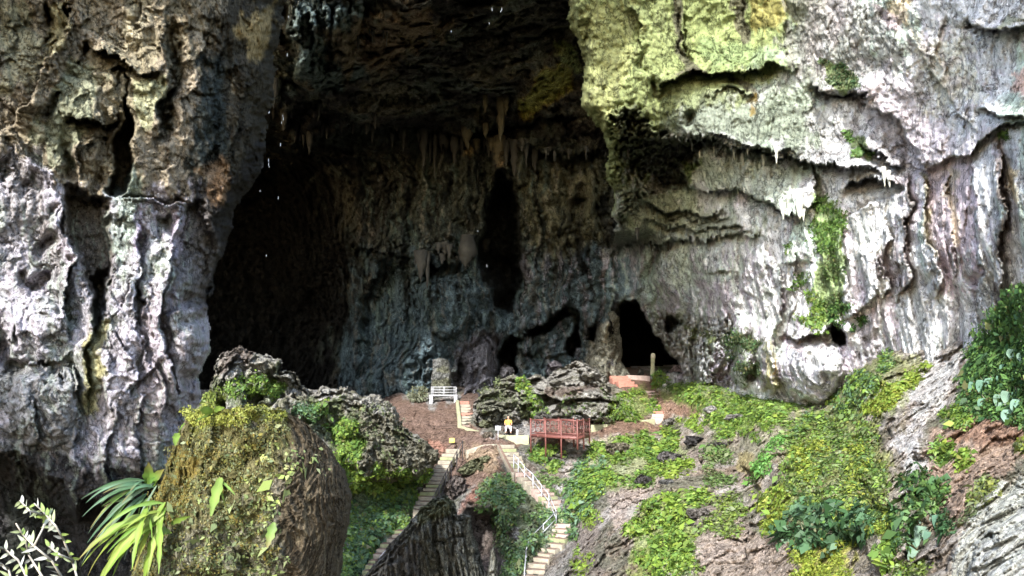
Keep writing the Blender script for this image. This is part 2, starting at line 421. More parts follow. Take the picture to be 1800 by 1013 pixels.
# upper hanging masses in front of the black fissure
b.poly([(880, 300), (905, 320), (915, 360), (920, 470), (905, 560), (880, 560), (860, 470), (835, 440), (850, 380), (868, 340)], 22, 16)
b.poly([(850, 440), (920, 440), (915, 540), (870, 560), (845, 500)], 20, 6)
for x0, y0, x1, y1, w, a in [(820, 240, 815, 400, 14, -2.2), (780, 245, 780, 430, 22, -2.0), (740, 290, 742, 480, 14, -1.8), (700, 300, 690, 430, 20, -2.0),
                             (925, 250, 905, 330, 13, -2.4), (940, 290, 935, 500, 12, -2.5), (985, 290, 985, 420, 16, -1.6), (1040, 280, 1045, 420, 12, -2.0),
                             (850, 330, 830, 450, 12, -1.8), (640, 320, 625, 430, 18, -1.8), (880, 270, 885, 300, 12, -1.6), (960, 300, 962, 430, 10, -1.0)]:
    b.groove([(x0, y0), ((x0 + x1) / 2 + 3, (y0 + y1) / 2), (x1, y1)], w, a)
b.step([(600, 430), (650, 440), (700, 445), (720, 455), (740, 480), (760, 460), (800, 465), (830, 450)], 40, 28, -1.6, 3.0, jag=8)
# recess left of the centre and the lower part of the wall
b.poly([(655, 450), (725, 452), (742, 500), (735, 600), (700, 650), (640, 660), (625, 560)], 30, 7)
b.poly([(585, 430), (650, 440), (620, 560), (560, 600), (500, 560)], 30, 4)
for pts, w, a in [([(742, 480), (735, 560), (712, 640)], 9, 2.2), ([(760, 480), (752, 600), (755, 690)], 30, -2.2), ([(800, 480), (790, 600)], 22, -2.0),
                  ([(700, 560), (690, 660)], 30, -2.2), ([(845, 480), (835, 560), (820, 600)], 10, 2.0), ([(800, 600), (790, 640), (800, 680)], 5, 1.6),
                  ([(870, 500), (862, 640)], 6, 1.6), ([(690, 640), (705, 600), (728, 640), (732, 690)], 4, 1.5), ([(733, 680), (742, 640), (760, 625)], 4, 1.6),
                  ([(940, 500), (930, 560), (900, 590)], 8, -1.2), ([(1010, 420), (1000, 540)], 18, -1.5), ([(1045, 500), (1040, 600)], 10, -1.0)]:
    b.groove(pts, w, a)
# grey rounded stalagmite boss and its hollow
b.poly([(800, 640), (812, 600), (850, 575), (885, 600), (885, 680), (800, 690)], 12, 3.5)
b.bulge(843, 650, 36, 78, 6.5)
b.bulge(862, 690, 22, 95, 3.5)
b.poly([(880, 640), (893, 595), (912, 600), (905, 650), (888, 670)], 5, 16)
# broken arches low in the wall
b.step([(880, 640), (905, 600), (940, 585), (960, 560), (1000, 535), (1015, 545), (1015, 600)], 26, 22, -1.8, 3.2, jag=6)
b.poly([(925, 580), (955, 565), (1000, 540), (1008, 560), (960, 580), (935, 592)], 5, 12)
b.poly([(985, 610), (1005, 590), (1012, 560), (1018, 620), (1000, 632)], 5, 13)
b.poly([(1030, 575), (1045, 570), (1055, 580), (1048, 600), (1030, 605), (1036, 590)], 4, 12)
b.step([(905, 620), (950, 615), (1000, 618)], 16, 14, -1.0, 2.0, jag=4)
b.bulge(975, 640, 26, 26, 2.6); b.bulge(930, 650, 16, 24, 2.2)
# yellow-lit slanted buttress beside the doorway
b.poly([(1068, 545), (1090, 560), (1092, 640), (1110, 665), (1020, 660), (1035, 620), (1055, 590)], 16, -4)
# stalactite cluster, upper left
for cx, cy, rx, ry, a in [(535, 60, 20, 68, 9), (515, 20, 14, 60, 7), (560, 40, 15, 70, 7), (545, 130, 28, 45, 6), (600, 60, 18, 60, 5), (580, 20, 14, 70, 5), (483, 165, 12, 30, 7),
                          (505, 190, 12, 40, 6), (548, 225, 12, 34, 6), (575, 230, 9, 28, 5), (520, 240, 10, 30, 5), (625, 20, 12, 50, 4)]:
    b.bulge(cx, cy, rx, ry, a, p=.8)
b.detail(big=1.2, flute=.75, mid=.5, crack=.4, fine=.2, sc=1.5, fx=1.2, fz=6, fm=sst(b.v, 190, 270), facet=.75, wamp=.5)
b.base([DARK, (.10, .093, .068), (.085, .095, .08), SOOT], 5, 1.2)
# lower wall: slate and teal damp rock, upper middle: ochre and grey green hangings
b.paint([(640, 440), (900, 440), (1440, 400), (1440, 760), (600, 760)], (.135, .19, .215), 50, .9, .5)
b.paint([(700, 280), (880, 260), (1080, 270), (1080, 430), (930, 460), (680, 450)], (.105, .115, .09), 30, .8, .8)
b.paint([(925, 300), (1060, 280), (1070, 420), (1000, 450), (930, 430)], (.18, .17, .10), 20, .7, .8)
b.streaks(TEAL, 620, 1000, 260, 720, .6, 12, 120); b.streaks((.30, .27, .22), 600, 1060, 260, 700, .45, 9, 90, .25); b.streaks((.018, .018, .016), 600, 1100, 230, 560, .9, 15, 130, .12)  # last streaks: shade of the gaps between hanging masses put into colour
b.streaks(SAGE, 1050, 1440, 430, 760, .5, 10, 120); b.streaks(MAUVE, 900, 1440, 430, 760, .7, 9, 100)
b.paint([(905, 195), (940, 150), (985, 118), (1005, 140), (960, 190), (925, 210)], (.36, .29, .08), 10, .9)
b.paint([(975, 80), (1015, 70), (1020, 120), (985, 125)], ALGAE, 10, .7)
b.paint([(812, 235), (832, 235), (830, 275), (815, 280)], (.36, .26, .12), 8, .8); b.paint([(870, 272), (895, 272), (890, 295), (876, 296)], (.36, .27, .16), 6, .8)
b.paint([(800, 620), (815, 590), (850, 575), (880, 590), (880, 700), (800, 700)], (.24, .23, .26), 12, .9)
b.paint([(1068, 545), (1092, 560), (1092, 640), (1120, 670), (1020, 660), (1040, 600)], (.34, .32, .25), 10, .9)
b.paint([(520, 0), (640, 0), (640, 130), (560, 160), (520, 140)], (.075, .10, .095), 20, .8)
b.paint([(360, 260), (560, 280), (600, 430), (600, 560), (560, 700), (300, 700)], (.016, .015, .014), 40, 1.)  # darkness of the deep left recess painted into the rock
b.paint([(560, 60), (700, 20), (820, 30), (700, 110), (600, 130)], (.14, .10, .06), 25, .7)
BACK = b
b.paint([(1080, 520), (1200, 540), (1200, 680), (1080, 680)], (.012, .012, .012), 6, 1.)  # doorway darkness painted in
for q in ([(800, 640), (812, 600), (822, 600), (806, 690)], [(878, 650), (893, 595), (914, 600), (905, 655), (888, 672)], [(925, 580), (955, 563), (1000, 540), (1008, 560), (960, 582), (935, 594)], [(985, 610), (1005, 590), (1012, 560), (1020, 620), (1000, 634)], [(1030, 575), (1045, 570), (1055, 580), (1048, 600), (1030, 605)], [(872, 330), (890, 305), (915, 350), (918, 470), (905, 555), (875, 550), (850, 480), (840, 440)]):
    b.paint(q, (.035, .037, .036), 7, .92, .6)  # shade inside the clefts and arch holes put into the colour
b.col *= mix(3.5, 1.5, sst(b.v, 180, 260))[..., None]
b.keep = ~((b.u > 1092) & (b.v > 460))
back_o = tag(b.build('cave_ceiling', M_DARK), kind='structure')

# ------------------------------------------------------------------ LEFT WALL
l_ = Sheet(-130, 545, -50, 1120, 2.1, [
    (-260, 0, 27), (-260, 500, 26), (-260, 1000, 26), (0, -250, 27), (0, 0, 27.5), (0, 300, 28), (0, 500, 28), (0, 800, 28), (0, 1000, 29), (200, -200, 29), (200, 0, 29), (200, 500, 29), (200, 800, 29),
    (350, -200, 31), (350, 0, 31), (350, 200, 31), (350, 500, 30.2), (320, 800, 30.5), (480, -200, 36), (480, 0, 36), (450, 200, 35), (400, 350, 33), (380, 450, 31.5), (540, 500, 33), (500, 1000, 33)], seed=2)
s = l_
s.poly([(222, 185), (236, 215), (241, 290), (233, 312), (205, 350), (193, 335), (198, 250), (206, 220), (217, 214)], 9, 7)
s.groove([(225, 128), (228, 160), (226, 200)], 4, 1.2)
s.poly([(105, 325), (190, 340), (196, 430), (184, 540), (172, 600), (158, 590), (155, 500), (130, 450), (122, 380)], 14, 3.6)
s.poly([(158, 480), (184, 470), (182, 560), (160, 600)], 7, 2.5)
s.poly([(312, 365), (350, 345), (368, 420), (358, 540), (300, 545), (308, 470)], 10, 2.4)
s.poly([(286, 545), (310, 535), (304, 610), (288, 625), (280, 580)], 6, 1.6)
s.poly([(240, 520), (252, 500), (256, 560), (246, 590)], 5, 1.2)
s.poly([(225, 350), (310, 365), (300, 420), (282, 400), (268, 372)], 5, .9)
for cx, cy, rx, ry, r, a in [(84, 427, 11, 24, 40, 1.8), (77, 490, 12, 22, 40, 1.8), (88, 368, 6, 16, 20, 1.3), (28, 590, 4, 12, -20, .8), (46, 330, 8, 20, 10, 1.2), (12, 300, 7, 30, 0, 1.3), (285, 405, 8, 18, 20, 1.6), (250, 430, 9, 20, 25, 1.2),
                             (122, 300, 14, 30, 0, 1.6), (170, 320, 16, 22, 0, 2.2), (185, 250, 12, 50, 0, 2.0), (115, 270, 8, 40, 0, 1.2), (85, 180, 10, 26, 25, 1.4), (155, 85, 6, 14, 0, 1.6), (84, 30, 7, 26, 0, 1.6), (80, 75, 4, 22, 30, 1.1),
                             (212, 145, 3.5, 20, 0, 1.0), (305, 70, 9, 34, 0, 1.4), (312, 110, 8, 40, 10, 1.5), (290, 210, 6, 40, 8, 1.6), (300, 170, 6, 26, 25, 1.2), (0, 615, 14, 30, 0, 2), (20, 650, 16, 10, -30, 1.8), (125, 650, 4, 18, 5, .9), (245, 620, 4, 24, 0, 1.0)]:
    s.gauss(cx, cy, rx, ry, a, r)
# folds of flowstone (walk downward; left hand side of the picture is the right of the path)
for pts, wl, wr, al, ar in [
    ([(250, 0), (235, 30), (222, 60), (212, 95)], 14, 14, -.3, .5), ([(140, 0), (105, 60), (70, 130), (30, 190), (15, 225)], 26, 20, -1.0, .8),
    ([(120, 10), (125, 50), (95, 100)], 20, 12, .8, -.5), ([(360, 40), (362, 120), (345, 155), (320, 180)], 18, 22, 1.2, -.6), ([(284, 10), (290, 60), (288, 110), (300, 150), (282, 200), (276, 250)], 16, 16, .8, -.5),
    ([(190, 240), (165, 240), (140, 270), (135, 320)], 14, 14, .8, -.6), ([(105, 340), (110, 390), (125, 420), (128, 470), (118, 540), (122, 600)], 12, 24, 1.6, -.8),
    ([(154, 480), (157, 560), (155, 620), (150, 680), (155, 740)], 8, 16, .9, -.6), ([(245, 380), (240, 430), (248, 480), (236, 540), (246, 600), (270, 650)], 10, 20, .9, -.7),
    ([(310, 380), (302, 450), (292, 520), (282, 560), (290, 620), (310, 660), (325, 720)], 9, 26, 1.2, -1.0), ([(345, 540), (352, 600), (345, 640), (330, 690), (320, 760)], 8, 20, 1.5, -.8),
    ([(240, 480), (215, 530), (206, 560)], 10, 8, -.6, .8), ([(190, 570), (215, 610), (240, 640), (238, 680), (225, 720)], 12, 12, .6, -.6),
    ([(270, 625), (290, 670), (300, 740), (290, 800)], 9, 14, .8, -.6), ([(130, 640), (132, 690), (140, 740), (120, 790)], 9, 22, 1.0, -.8), ([(205, 700), (200, 760), (185, 820), (200, 870)], 10, 16, .8, -.6),
    ([(60, 690), (55, 740), (70, 800)], 10, 14, .7, -.5), ([(250, 700), (245, 780), (250, 850)], 10, 12, .7, -.5),
    ([(400, 60), (385, 160), (365, 250), (355, 330)], 25, 30, .9, -.5), ([(440, 110), (420, 200), (400, 280), (380, 360), (375, 420)], 20, 26, .8, -.8), ([(462, 100), (440, 230), (420, 330)], 10, 14, 1.2, -.8)]:
    s.step(pts, wl, wr, al, ar)
for pts, wl, wr, al, ar, j in [
    ([(160, 80), (185, 92), (215, 112), (250, 130), (285, 122)], 20, 14, -.9, .8, 3), ([(195, 120), (205, 118), (228, 128)], 10, 12, -.4, 1.2, 2), ([(120, 205), (150, 212), (185, 218), (215, 195)], 26, 18, -1.0, 1.6, 3),
    ([(0, 240), (30, 262), (60, 285), (95, 310), (105, 330)], 26, 14, .5, -.5, 3), ([(205, 350), (240, 345), (262, 350), (290, 362), (328, 358)], 16, 40, 1.6, -1.2, 2),
    ([(105, 325), (150, 335), (200, 348)], 14, 10, -.5, 1.0, 2), ([(0, 625), (40, 640), (80, 635), (105, 640), (135, 615)], 16, 14, -.3, .6, 3), ([(25, 650), (60, 630), (100, 660), (130, 640)], 14, 30, .8, -.6, 3),
    ([(220, 690), (260, 660), (275, 640)], 12, 10, -.4, .8, 2), ([(180, 560), (150, 620)], 8, 10, .5, -.3, 2)]:
    s.step(pts, wl, wr, al, ar, jag=j)
s.groove([(55, 500), (80, 515), (100, 530), (115, 555)], 9, .9); s.groove([(30, 470), (48, 490), (70, 512)], 10, .8)
s.bulge(205, 655, 34, 75, .9); s.bulge(60, 570, 62, 70, .7); s.bulge(70, 720, 62, 70, 1.6)
# the foot of the wall is undercut, and darkened in colour for its shade
s.poly([(-260, 790), (0, 790), (50, 815), (95, 850), (130, 880), (170, 875), (215, 890), (260, 850), (300, 850), (320, 1120), (-260, 1120)], 40, 13)
s.t = s.t0 + .72 * (s.t - s.t0)
s.detail(big=.35, flute=.14, mid=.10, crack=.12, fine=.06, sc=1., tilt=.35, fx=1.0, fz=6, facet=.30, wamp=.4)
ue = np.interp(s.vw, [-260, 0, 60, 130, 200, 260, 300, 350, 400, 430, 480, 560, 600, 650, 700, 800, 1120], [492, 490, 484, 471, 462, 452, 440, 415, 392, 376, 362, 350, 353, 346, 338, 305, 300]) + 5 * s.nz2
k = np.clip((s.uw - (ue - 42)) / 42, 0, 1); s.t += 6 * (1 - np.sqrt(1 - k ** 2 + 1e-6)); s.t += 4 * sst(s.uw, ue, ue + 14)
s.base([(.40, .39, .40), (.47, .455, .48), PINK, SAGE, (.36, .34, .32), (.52, .50, .53)], 3.2, 1.8)
s.paint([(-260, -260), (560, -260), (500, 200), (400, 330), (330, 345), (200, 345), (105, 325), (60, 280), (-260, 240)], (.27, .225, .135), 26, .88, .8)
s.paint([(130, 100), (180, 130), (160, 210), (110, 300), (60, 240), (90, 160)], (.24, .27, .17), 18, .7)
s.paint([(0, 0), (40, 0), (70, 60), (60, 140), (0, 170)], (.36, .36, .22), 20, .6); s.paint([(90, 20), (125, 10), (110, 80), (70, 120)], (.46, .42, .22), 12, .7)
s.paint([(225, 0), (245, 0), (230, 80), (210, 90)], (.46, .42, .28), 8, .7); s.paint([(240, 140), (290, 130), (290, 180), (265, 230), (245, 200)], (.40, .42, .24), 10, .7)
s.paint([(360, 20), (560, -100), (500, 300), (400, 420), (350, 440), (340, 250), (365, 120)], (.042, .038, .026), 34, .97, .8)  # shade of the wall's turn into the dark interior put into its colour
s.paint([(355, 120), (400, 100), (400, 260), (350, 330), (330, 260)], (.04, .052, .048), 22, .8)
s.paint([(350, 340), (470, 260), (420, 440), (372, 560), (352, 560), (356, 420)], (.03, .028, .024), 16, .95)  # same painted fade into the dark along the lower edge
s.paint([(430, 30), (490, 0), (480, 60), (440, 110), (415, 60)], (.33, .25, .11), 14, .8); s.paint([(355, 300), (385, 270), (395, 330), (375, 360)], (.30, .19, .10), 14, .7)
s.paint([(285, 10), (310, 90), (315, 150), (285, 240), (275, 200), (300, 140)], (.07, .08, .06), 10, .7, .9)
s.paint([(110, 330), (190, 345), (196, 440), (185, 520), (158, 590), (150, 480), (128, 420)], (.14, .125, .09), 10, .85)
s.paint([(312, 365), (350, 345), (372, 420), (358, 545), (300, 548), (310, 450)], (.15, .14, .13), 8, .85)
s.paint([(205, 330), (240, 300), (265, 350), (225, 420), (205, 470), (190, 440)], (.30, .38, .30), 12, .7)
s.paint([(238, 362), (255, 362), (245, 440), (232, 440)], (.52, .44, .54), 7, .8)
s.paint([(300, 380), (330, 375), (305, 470), (290, 450)], (.50, .45, .52), 8, .7)
s.paint([(150, 580), (188, 565), (176, 640), (168, 740), (145, 740), (145, 650)], (.36, .34, .11), 10, .8)
s.paint([(0, 630), (140, 640), (140, 790), (0, 800)], (.27, .28, .25), 18, .75)
s.paint([(0, 480), (110, 520), (115, 620), (0, 620)], (.50, .47, .49), 15, .6)
s.paint([(250, 480), (350, 540), (350, 720), (300, 800), (240, 720)], (.46, .41, .43), 20, .6)
s.paint([(-50, 790), (90, 790), (160, 830), (250, 820), (300, 840), (300, 1130), (-130, 1130), (-130, 790)], (.032, .032, .028), 24, .92)  # shade of the hollow under the wall painted near-black
s.streaks((.16, .13, .11), 0, 350, 260, 900, .55, 7, 60, .28); s.streaks(SAGE, 0, 350, 340, 900, .5, 10, 60, .2)
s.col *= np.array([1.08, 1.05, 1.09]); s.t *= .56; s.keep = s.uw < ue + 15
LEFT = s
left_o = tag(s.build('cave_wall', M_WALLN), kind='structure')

# ------------------------------------------------------------------ RIGHT WALL
s = Sheet(960, 2100, -260, 860, 2.2, [
    (1000, -250, 34), (1000, 0, 40), (1040, 150, 42), (1070, 300, 46), (1100, 400, 54), (1250, -250, 38), (1250, 0, 41), (1250, 150, 42), (1250, 250, 43), (1400, 0, 37.5), (1400, 250, 40),
    (1500, -250, 33), (1500, 100, 35), (1600, 300, 34.5), (1700, -250, 25), (1700, 0, 27.5), (1700, 300, 29), (1800, 0, 25), (1800, 500, 26), (2100, 0, 17), (2100, 700, 18), (1150, 440, 59), (1250, 440, 52), (1150, 640, 71),
    (1250, 600, 57), (1340, 450, 45), (1350, 690, 47.5), (1450, 450, 40), (1450, 690, 42.5), (1550, 450, 36), (1550, 620, 37.5), (1650, 450, 31.5), (1650, 650, 32.5), (1750, 400, 27), (1400, 350, 41), (1700, 560, 31), (1800, 700, 27), (1300, 350, 46), (1160, 350, 54), (1500, 860, 46), (1200, 860, 66), (1800, 860, 28)], seed=3)
k = sst(s.u, 1065, 1170); k = np.maximum(k, 1 - sst(s.v, 405, 440))
s.t = mix(BACK.at(s.u, s.v) - .6, s.t, k); RB = 1 - k
for pts, wl, wr, al, ar, j in [
    ([(1070, 262), (1100, 243), (1130, 240), (1180, 248), (1240, 250), (1290, 262), (1360, 275), (1400, 281), (1450, 295), (1500, 298), (1560, 300)], 60, 30, -1.0, 2.2, 6),
    ([(1240, 238), (1290, 250), (1340, 268), (1400, 276)], 12, 10, -.6, .5, 0),
    ([(1192, 290), (1205, 318), (1225, 333), (1260, 337), (1300, 333), (1325, 346), (1360, 366), (1380, 386), (1410, 376), (1425, 380)], 34, 22, -1.2, 1.8, 5),
    ([(1120, 350), (1150, 367), (1200, 374), (1240, 378), (1272, 370)], 26, 16, -1.0, 1.8, 4), ([(1120, 390), (1170, 402), (1220, 405), (1270, 398), (1330, 400)], 18, 10, -.7, 1.0, 4),
    ([(1160, 385), (1220, 390), (1280, 384)], 10, 8, -.5, .7, 3), ([(1095, 412), (1130, 430), (1150, 434), (1200, 422), (1280, 414), (1340, 410)], 36, 26, -.9, 1.9, 6),
    ([(1150, 178), (1160, 142), (1190, 130), (1230, 120), (1290, 127), (1330, 122), (1362, 112), (1400, 118)], 50, 22, -1.0, 1.2, 2),
    ([(1245, 180), (1262, 160), (1300, 155), (1322, 170)], 14, 10, -.5, .5, 2), ([(1480, 345), (1486, 318), (1510, 308), (1545, 316), (1590, 330)], 30, 22, -1.4, 2.2, 2),
    ([(1495, 372), (1540, 358), (1575, 348), (1600, 318)], 20, 14, .8, -.4, 2), ([(1420, 150), (1460, 170), (1510, 165), (1530, 180)], 20, 16, -1.0, 1.5, 3),
    ([(1500, 170), (1560, 200), (1600, 250), (1640, 300)], 50, 30, -1.0, .9, 0), ([(1590, 60), (1620, 100), (1680, 190), (1720, 230)], 40, 30, -.5, .5, 0),
    ([(1600, 292), (1650, 286), (1700, 266), (1722, 255), (1745, 235), (1800, 212), (1900, 190)], 60, 20, -.7, .5, 2), ([(1700, 20), (1720, 45), (1760, 52), (1800, 42)], 26, 14, -1.0, .9, 3),
    ([(1720, 190), (1760, 210), (1800, 205)], 24, 10, -.6, .6, 2), ([(1500, 262), (1540, 275), (1600, 300)], 24, 14, -.8, .8, 3), ([(1340, 462), (1400, 470)], 8, 8, -.3, .4, 1),
    ([(1235, 478), (1260, 475), (1280, 482)], 9, 7, -.5, .9, 1), ([(1300, 512), (1330, 518)], 9, 7, -.4, .8, 1), ([(1380, 580), (1400, 592), (1440, 588), (1452, 575), (1475, 590), (1480, 610)], 28, 18, -1.4, 2.6, 3)]:
    s.step(pts, wl, wr, al, ar, jag=j)
for pts, wl, wr, al, ar in [
    ([(1607, 309), (1593, 349), (1604, 367), (1589, 389), (1600, 414), (1590, 450), (1600, 480), (1570, 530)], 14, 22, 1.2, -.8),
    ([(1629, 298), (1636, 349), (1629, 363), (1627, 414), (1641, 449), (1650, 490), (1640, 540)], 22, 18, .9, -.9), ([(1764, 240), (1758, 336), (1764, 403), (1760, 449), (1765, 520), (1740, 600), (1725, 650)], 16, 30, 1.2, -.9),
    ([(1709, 265), (1713, 350), (1715, 414), (1722, 500), (1715, 580)], 24, 22, -.6, .6), ([(1665, 300), (1668, 400), (1676, 500)], 14, 12, .4, -.3), ([(1560, 390), (1575, 420), (1560, 480), (1545, 540)], 16, 30, .8, -.6),
    ([(1480, 400), (1470, 450), (1490, 500), (1510, 540)], 14, 18, .8, -.6), ([(1340, 420), (1365, 480), (1370, 560), (1360, 640)], 18, 24, .8, -1.0), ([(1390, 440), (1395, 520), (1390, 570)], 14, 16, .5, -.4),
    ([(1185, 20), (1190, 80), (1215, 118)], 10, 10, .8, .3), ([(1215, 118), (1205, 80), (1195, 20)], 30, 8, -.3, .6), ([(1375, 0), (1378, 60), (1400, 110)], 34, 26, .25, -.15),
    ([(1300, 0), (1300, 40), (1312, 75)], 10, 12, .6, .3), ([(1100, 0), (1118, 50), (1128, 100)], 12, 14, -.3, .3), ([(1428, 300), (1432, 350), (1422, 385)], 10, 18, 1.4, -.6),
    ([(1480, 560), (1520, 540), (1545, 500), (1560, 440)], 30, 22, -.8, .8), ([(1270, 540), (1280, 600), (1270, 680)], 12, 20, .8, -.8), ([(1215, 560), (1210, 620)], 9, 16, 1.2, -1.0), ([(1160, 440), (1150, 520)], 16, 16, -.6, .5)]:
    s.step(pts, wl, wr, al, ar)
# dark knobbly undercut left of the shelf
s.poly([(1080, 262), (1180, 250), (1240, 255), (1195, 290), (1200, 320), (1150, 335), (1090, 300)], 24, 3.2)
s.gauss(1110, 222, 14, 14, 1.2); s.gauss(1148, 150, 7, 16, 1.6); s.gauss(1136, 110, 8, 12, .7); s.gauss(1284, 142, 9, 8, .9); s.gauss(1210, 215, 9, 10, 1.2); s.gauss(1108, 395, 14, 16, 2.5); s.gauss(1480, 168, 18, 8, 1.6)
# big scoop
s.gauss(1290, 50, 80, 70, .9, -20)
# the doorway and small holes
s.poly([(1092, 540), (1103, 527), (1122, 535), (1135, 555), (1150, 580), (1168, 595), (1190, 640), (1192, 665), (1100, 668), (1088, 640), (1086, 590)], 5, 34)
s.poly([(1172, 552), (1185, 548), (1198, 570), (1188, 580)], 6, 4); s.poly([(1450, 570), (1462, 562), (1482, 590), (1478, 612), (1462, 602)], 8, 5)
s.poly([(1305, 660), (1320, 650), (1330, 672), (1308, 680)], 5, 3)
s.bulge(1420, 650, 60, 62, 3.0); s.bulge(1300, 620, 24, 70, 3.0); s.bulge(1350, 640, 18, 60, 3.0); s.bulge(1245, 640, 22, 50, 2.5)
mk = .55 + .45 * RB
for pts, w, a in [([(1118, 440), (1124, 480), (1120, 525)], 10, -.9), ([(1150, 436), (1156, 500), (1162, 560)], 9, .9), ([(1178, 440), (1184, 520), (1190, 560)], 11, -.8), ([(1215, 436), (1222, 500), (1235, 560)], 8, .7), ([(1250, 440), (1262, 510), (1268, 580)], 12, -.8),
                  ([(1296, 430), (1304, 500), (1300, 580)], 7, .8), ([(1325, 430), (1338, 520), (1345, 600)], 9, -.7), ([(1410, 450), (1412, 520)], 7, .5), ([(1075, 440), (1085, 500)], 8, .8), ([(1520, 420), (1530, 500), (1520, 560)], 10, -.5)]: s.groove(pts, w, a)
fmask = .3 + sst(s.u, 1280, 1420) * sst(s.v, 290, 340) * 1.6 + 1.4 * sst(s.v, 420, 450)
s.detail(big=.5, flute=.15, mid=.09, crack=.09, facet=.13, wamp=.45, fine=.07, sc=1., mask=None, fx=.9, fz=14, fm=fmask)
# knobbly roughness in chosen places
P = s.pos(); kn = np.abs(fbm(P / .9, 4, .6))
kz = sst(pg(s.uw, s.vw, [(1040, 200), (1110, 190), (1190, 240), (1240, 250), (1200, 330), (1150, 345), (1100, 400), (1070, 330)]), -10, 10)
s.t += kz * (kn * 3.2 - .8)
kz2 = sst(pg(s.uw, s.vw, [(1140, 540), (1280, 560), (1290, 690), (1190, 690)]), -10, 14); s.t += kz2 * (kn * 2.6 - .6)
ue = np.interp(s.vw, [-260, -20, 20, 60, 110, 150, 190, 230, 255, 300, 330, 380, 400, 440, 860], [975, 983, 998, 1010, 1021, 1020, 1030, 1045, 1060, 1066, 1082, 1078, 1090, 1062, 1062]) + 4 * s.nz2
up = 1 - sst(s.v, 395, 430)
k = np.clip(1 - (s.uw - ue) / 34, 0, 1) * up; s.t += 8 * (1 - np.sqrt(1 - k ** 2 + 1e-6))
s.keep = (s.uw > ue) | (s.v > 436)
s.keep &= s.u > 1058 - 90 * up
s.base([(.57, .58, .56), (.70, .70, .72), (.50, .54, .50), (.54, .49, .51), (.45, .53, .44), (.62, .62, .62)], 4., 2.)
s.paint([(960, -260), (1390, -260), (1420, 20), (1350, 120), (1180, 200), (1100, 330), (1060, 420), (1000, 300)], (.31, .35, .15), 40, .95, .6)
s.paint([(1170, 0), (1380, -30), (1380, 80), (1330, 120), (1220, 110)], (.28, .33, .14), 50, .5); s.paint([(990, 0), (1110, 0), (1110, 120), (1060, 230), (1030, 190)], (.42, .42, .19), 14, .6, .9)
s.paint([(1310, 0), (1375, 0), (1370, 60), (1320, 50)], (.38, .30, .10), 12, .6, .9); s.paint([(1230, 70), (1390, 80), (1400, 118), (1250, 124)], (.22, .30, .15), 14, .6)
s.paint([(1180, 185), (1330, 170), (1420, 120), (1440, 250), (1300, 262), (1170, 240)], (.33, .38, .29), 26, .8, .8)
s.paint([(1150, 130), (1300, 130), (1330, 165), (1240, 190), (1150, 200)], (.34, .38, .19), 16, .7)
for pts, w in [([(1188, -20), (1186, 40), (1192, 78), (1212, 112), (1225, 120)], 9), ([(1296, -10), (1298, 30), (1308, 66)], 12), ([(1175, 128), (1195, 120), (1240, 122)], 4), ([(1285, 138), (1318, 150), (1324, 168)], 7)]:
    s.paint(pts, (.13, .115, .09), 4, .85, .7, line=w)
s.paint([(1322, 168), (1328, 205)], (.34, .22, .04), 5, .8, .6, line=4)
s.paint([(1075, 215), (1110, 200), (1190, 240), (1250, 252), (1200, 290), (1200, 330), (1160, 320), (1085, 290)], (.085, .085, .06), 12, .85, 1.0)
s.paint([(1190, 285), (1300, 285), (1400, 300), (1380, 380), (1290, 335), (1210, 325)], (.34, .37, .30), 12, .7); s.paint([(1190, 280), (1230, 284), (1210, 320)], (.25, .34, .10), 8, .8)
s.paint([(1090, 320), (1180, 340), (1280, 380), (1340, 400), (1340, 415), (1140, 432), (1095, 400)], (.30, .33, .24), 14, .8, .8)
s.paint([(1370, -40), (1520, -40), (1570, 60), (1600, 160), (1640, 290), (1600, 295), (1530, 185), (1440, 120), (1390, 100)], (.27, .255, .24), 44, .75, 1.)
s.paint([(1490, 170), (1560, 110), (1640, 200), (1720, 250), (1640, 300), (1600, 290)], (.46, .42, .43), 16, .6, .9); s.paint([(1560, 0), (1600, 0), (1600, 60), (1580, 50)], (.58, .45, .26), 9, .7)
s.paint([(1530, 0), (1560, 20), (1600, 80), (1560, 60)], (.30, .23, .24), 10, .7)
s.paint([(1600, 60), (1700, 60), (1720, 180), (1640, 190)], (.52, .50, .36), 22, .6, .9); s.paint([(1770, 130), (1830, 110), (1830, 200), (1780, 175)], (.55, .36, .30), 10, .8)
s.paint([(1745, 50), (1775, 22), (1790, 35), (1750, 52)], (.20, .21, .11), 7, .8)
s.paint([(1635, 295), (1709, 268), (1716, 420), (1720, 520), (1650, 520), (1640, 430), (1630, 380)], (.46, .38, .39), 10, .85)
s.paint([(1660, 300), (1676, 300), (1680, 430), (1668, 430)], (.40, .35, .24), 7, .7)
s.paint([(1764, 240), (1759, 336), (1766, 403), (1762, 470), (1765, 540), (1738, 610)], (.17, .14, .12), 6, .9, .6, line=7); s.paint([(1605, 312), (1594, 349), (1602, 367), (1590, 389), (1598, 414), (1592, 450)], (.22, .19, .18), 5, .85, .7, line=6)
s.paint([(1630, 300), (1634, 349), (1629, 400), (1638, 449)], (.26, .23, .13), 5, .8, .6, line=5); s.paint([(1772, 290), (1790, 310), (1782, 350), (1770, 330)], (.58, .44, .20), 8, .7)
s.paint([(1570, 520), (1545, 470), (1560, 430), (1600, 440), (1600, 500)], (.30, .25, .24), 10, .7); s.paint([(1490, 370), (1580, 350), (1560, 440), (1500, 480)], (.50, .53, .45), 14, .6)
s.paint([(1060, 430), (1180, 420), (1250, 430), (1290, 470), (1250, 560), (1150, 545), (1080, 530), (1060, 500)], (.34, .39, .42), 26, .75, .9)
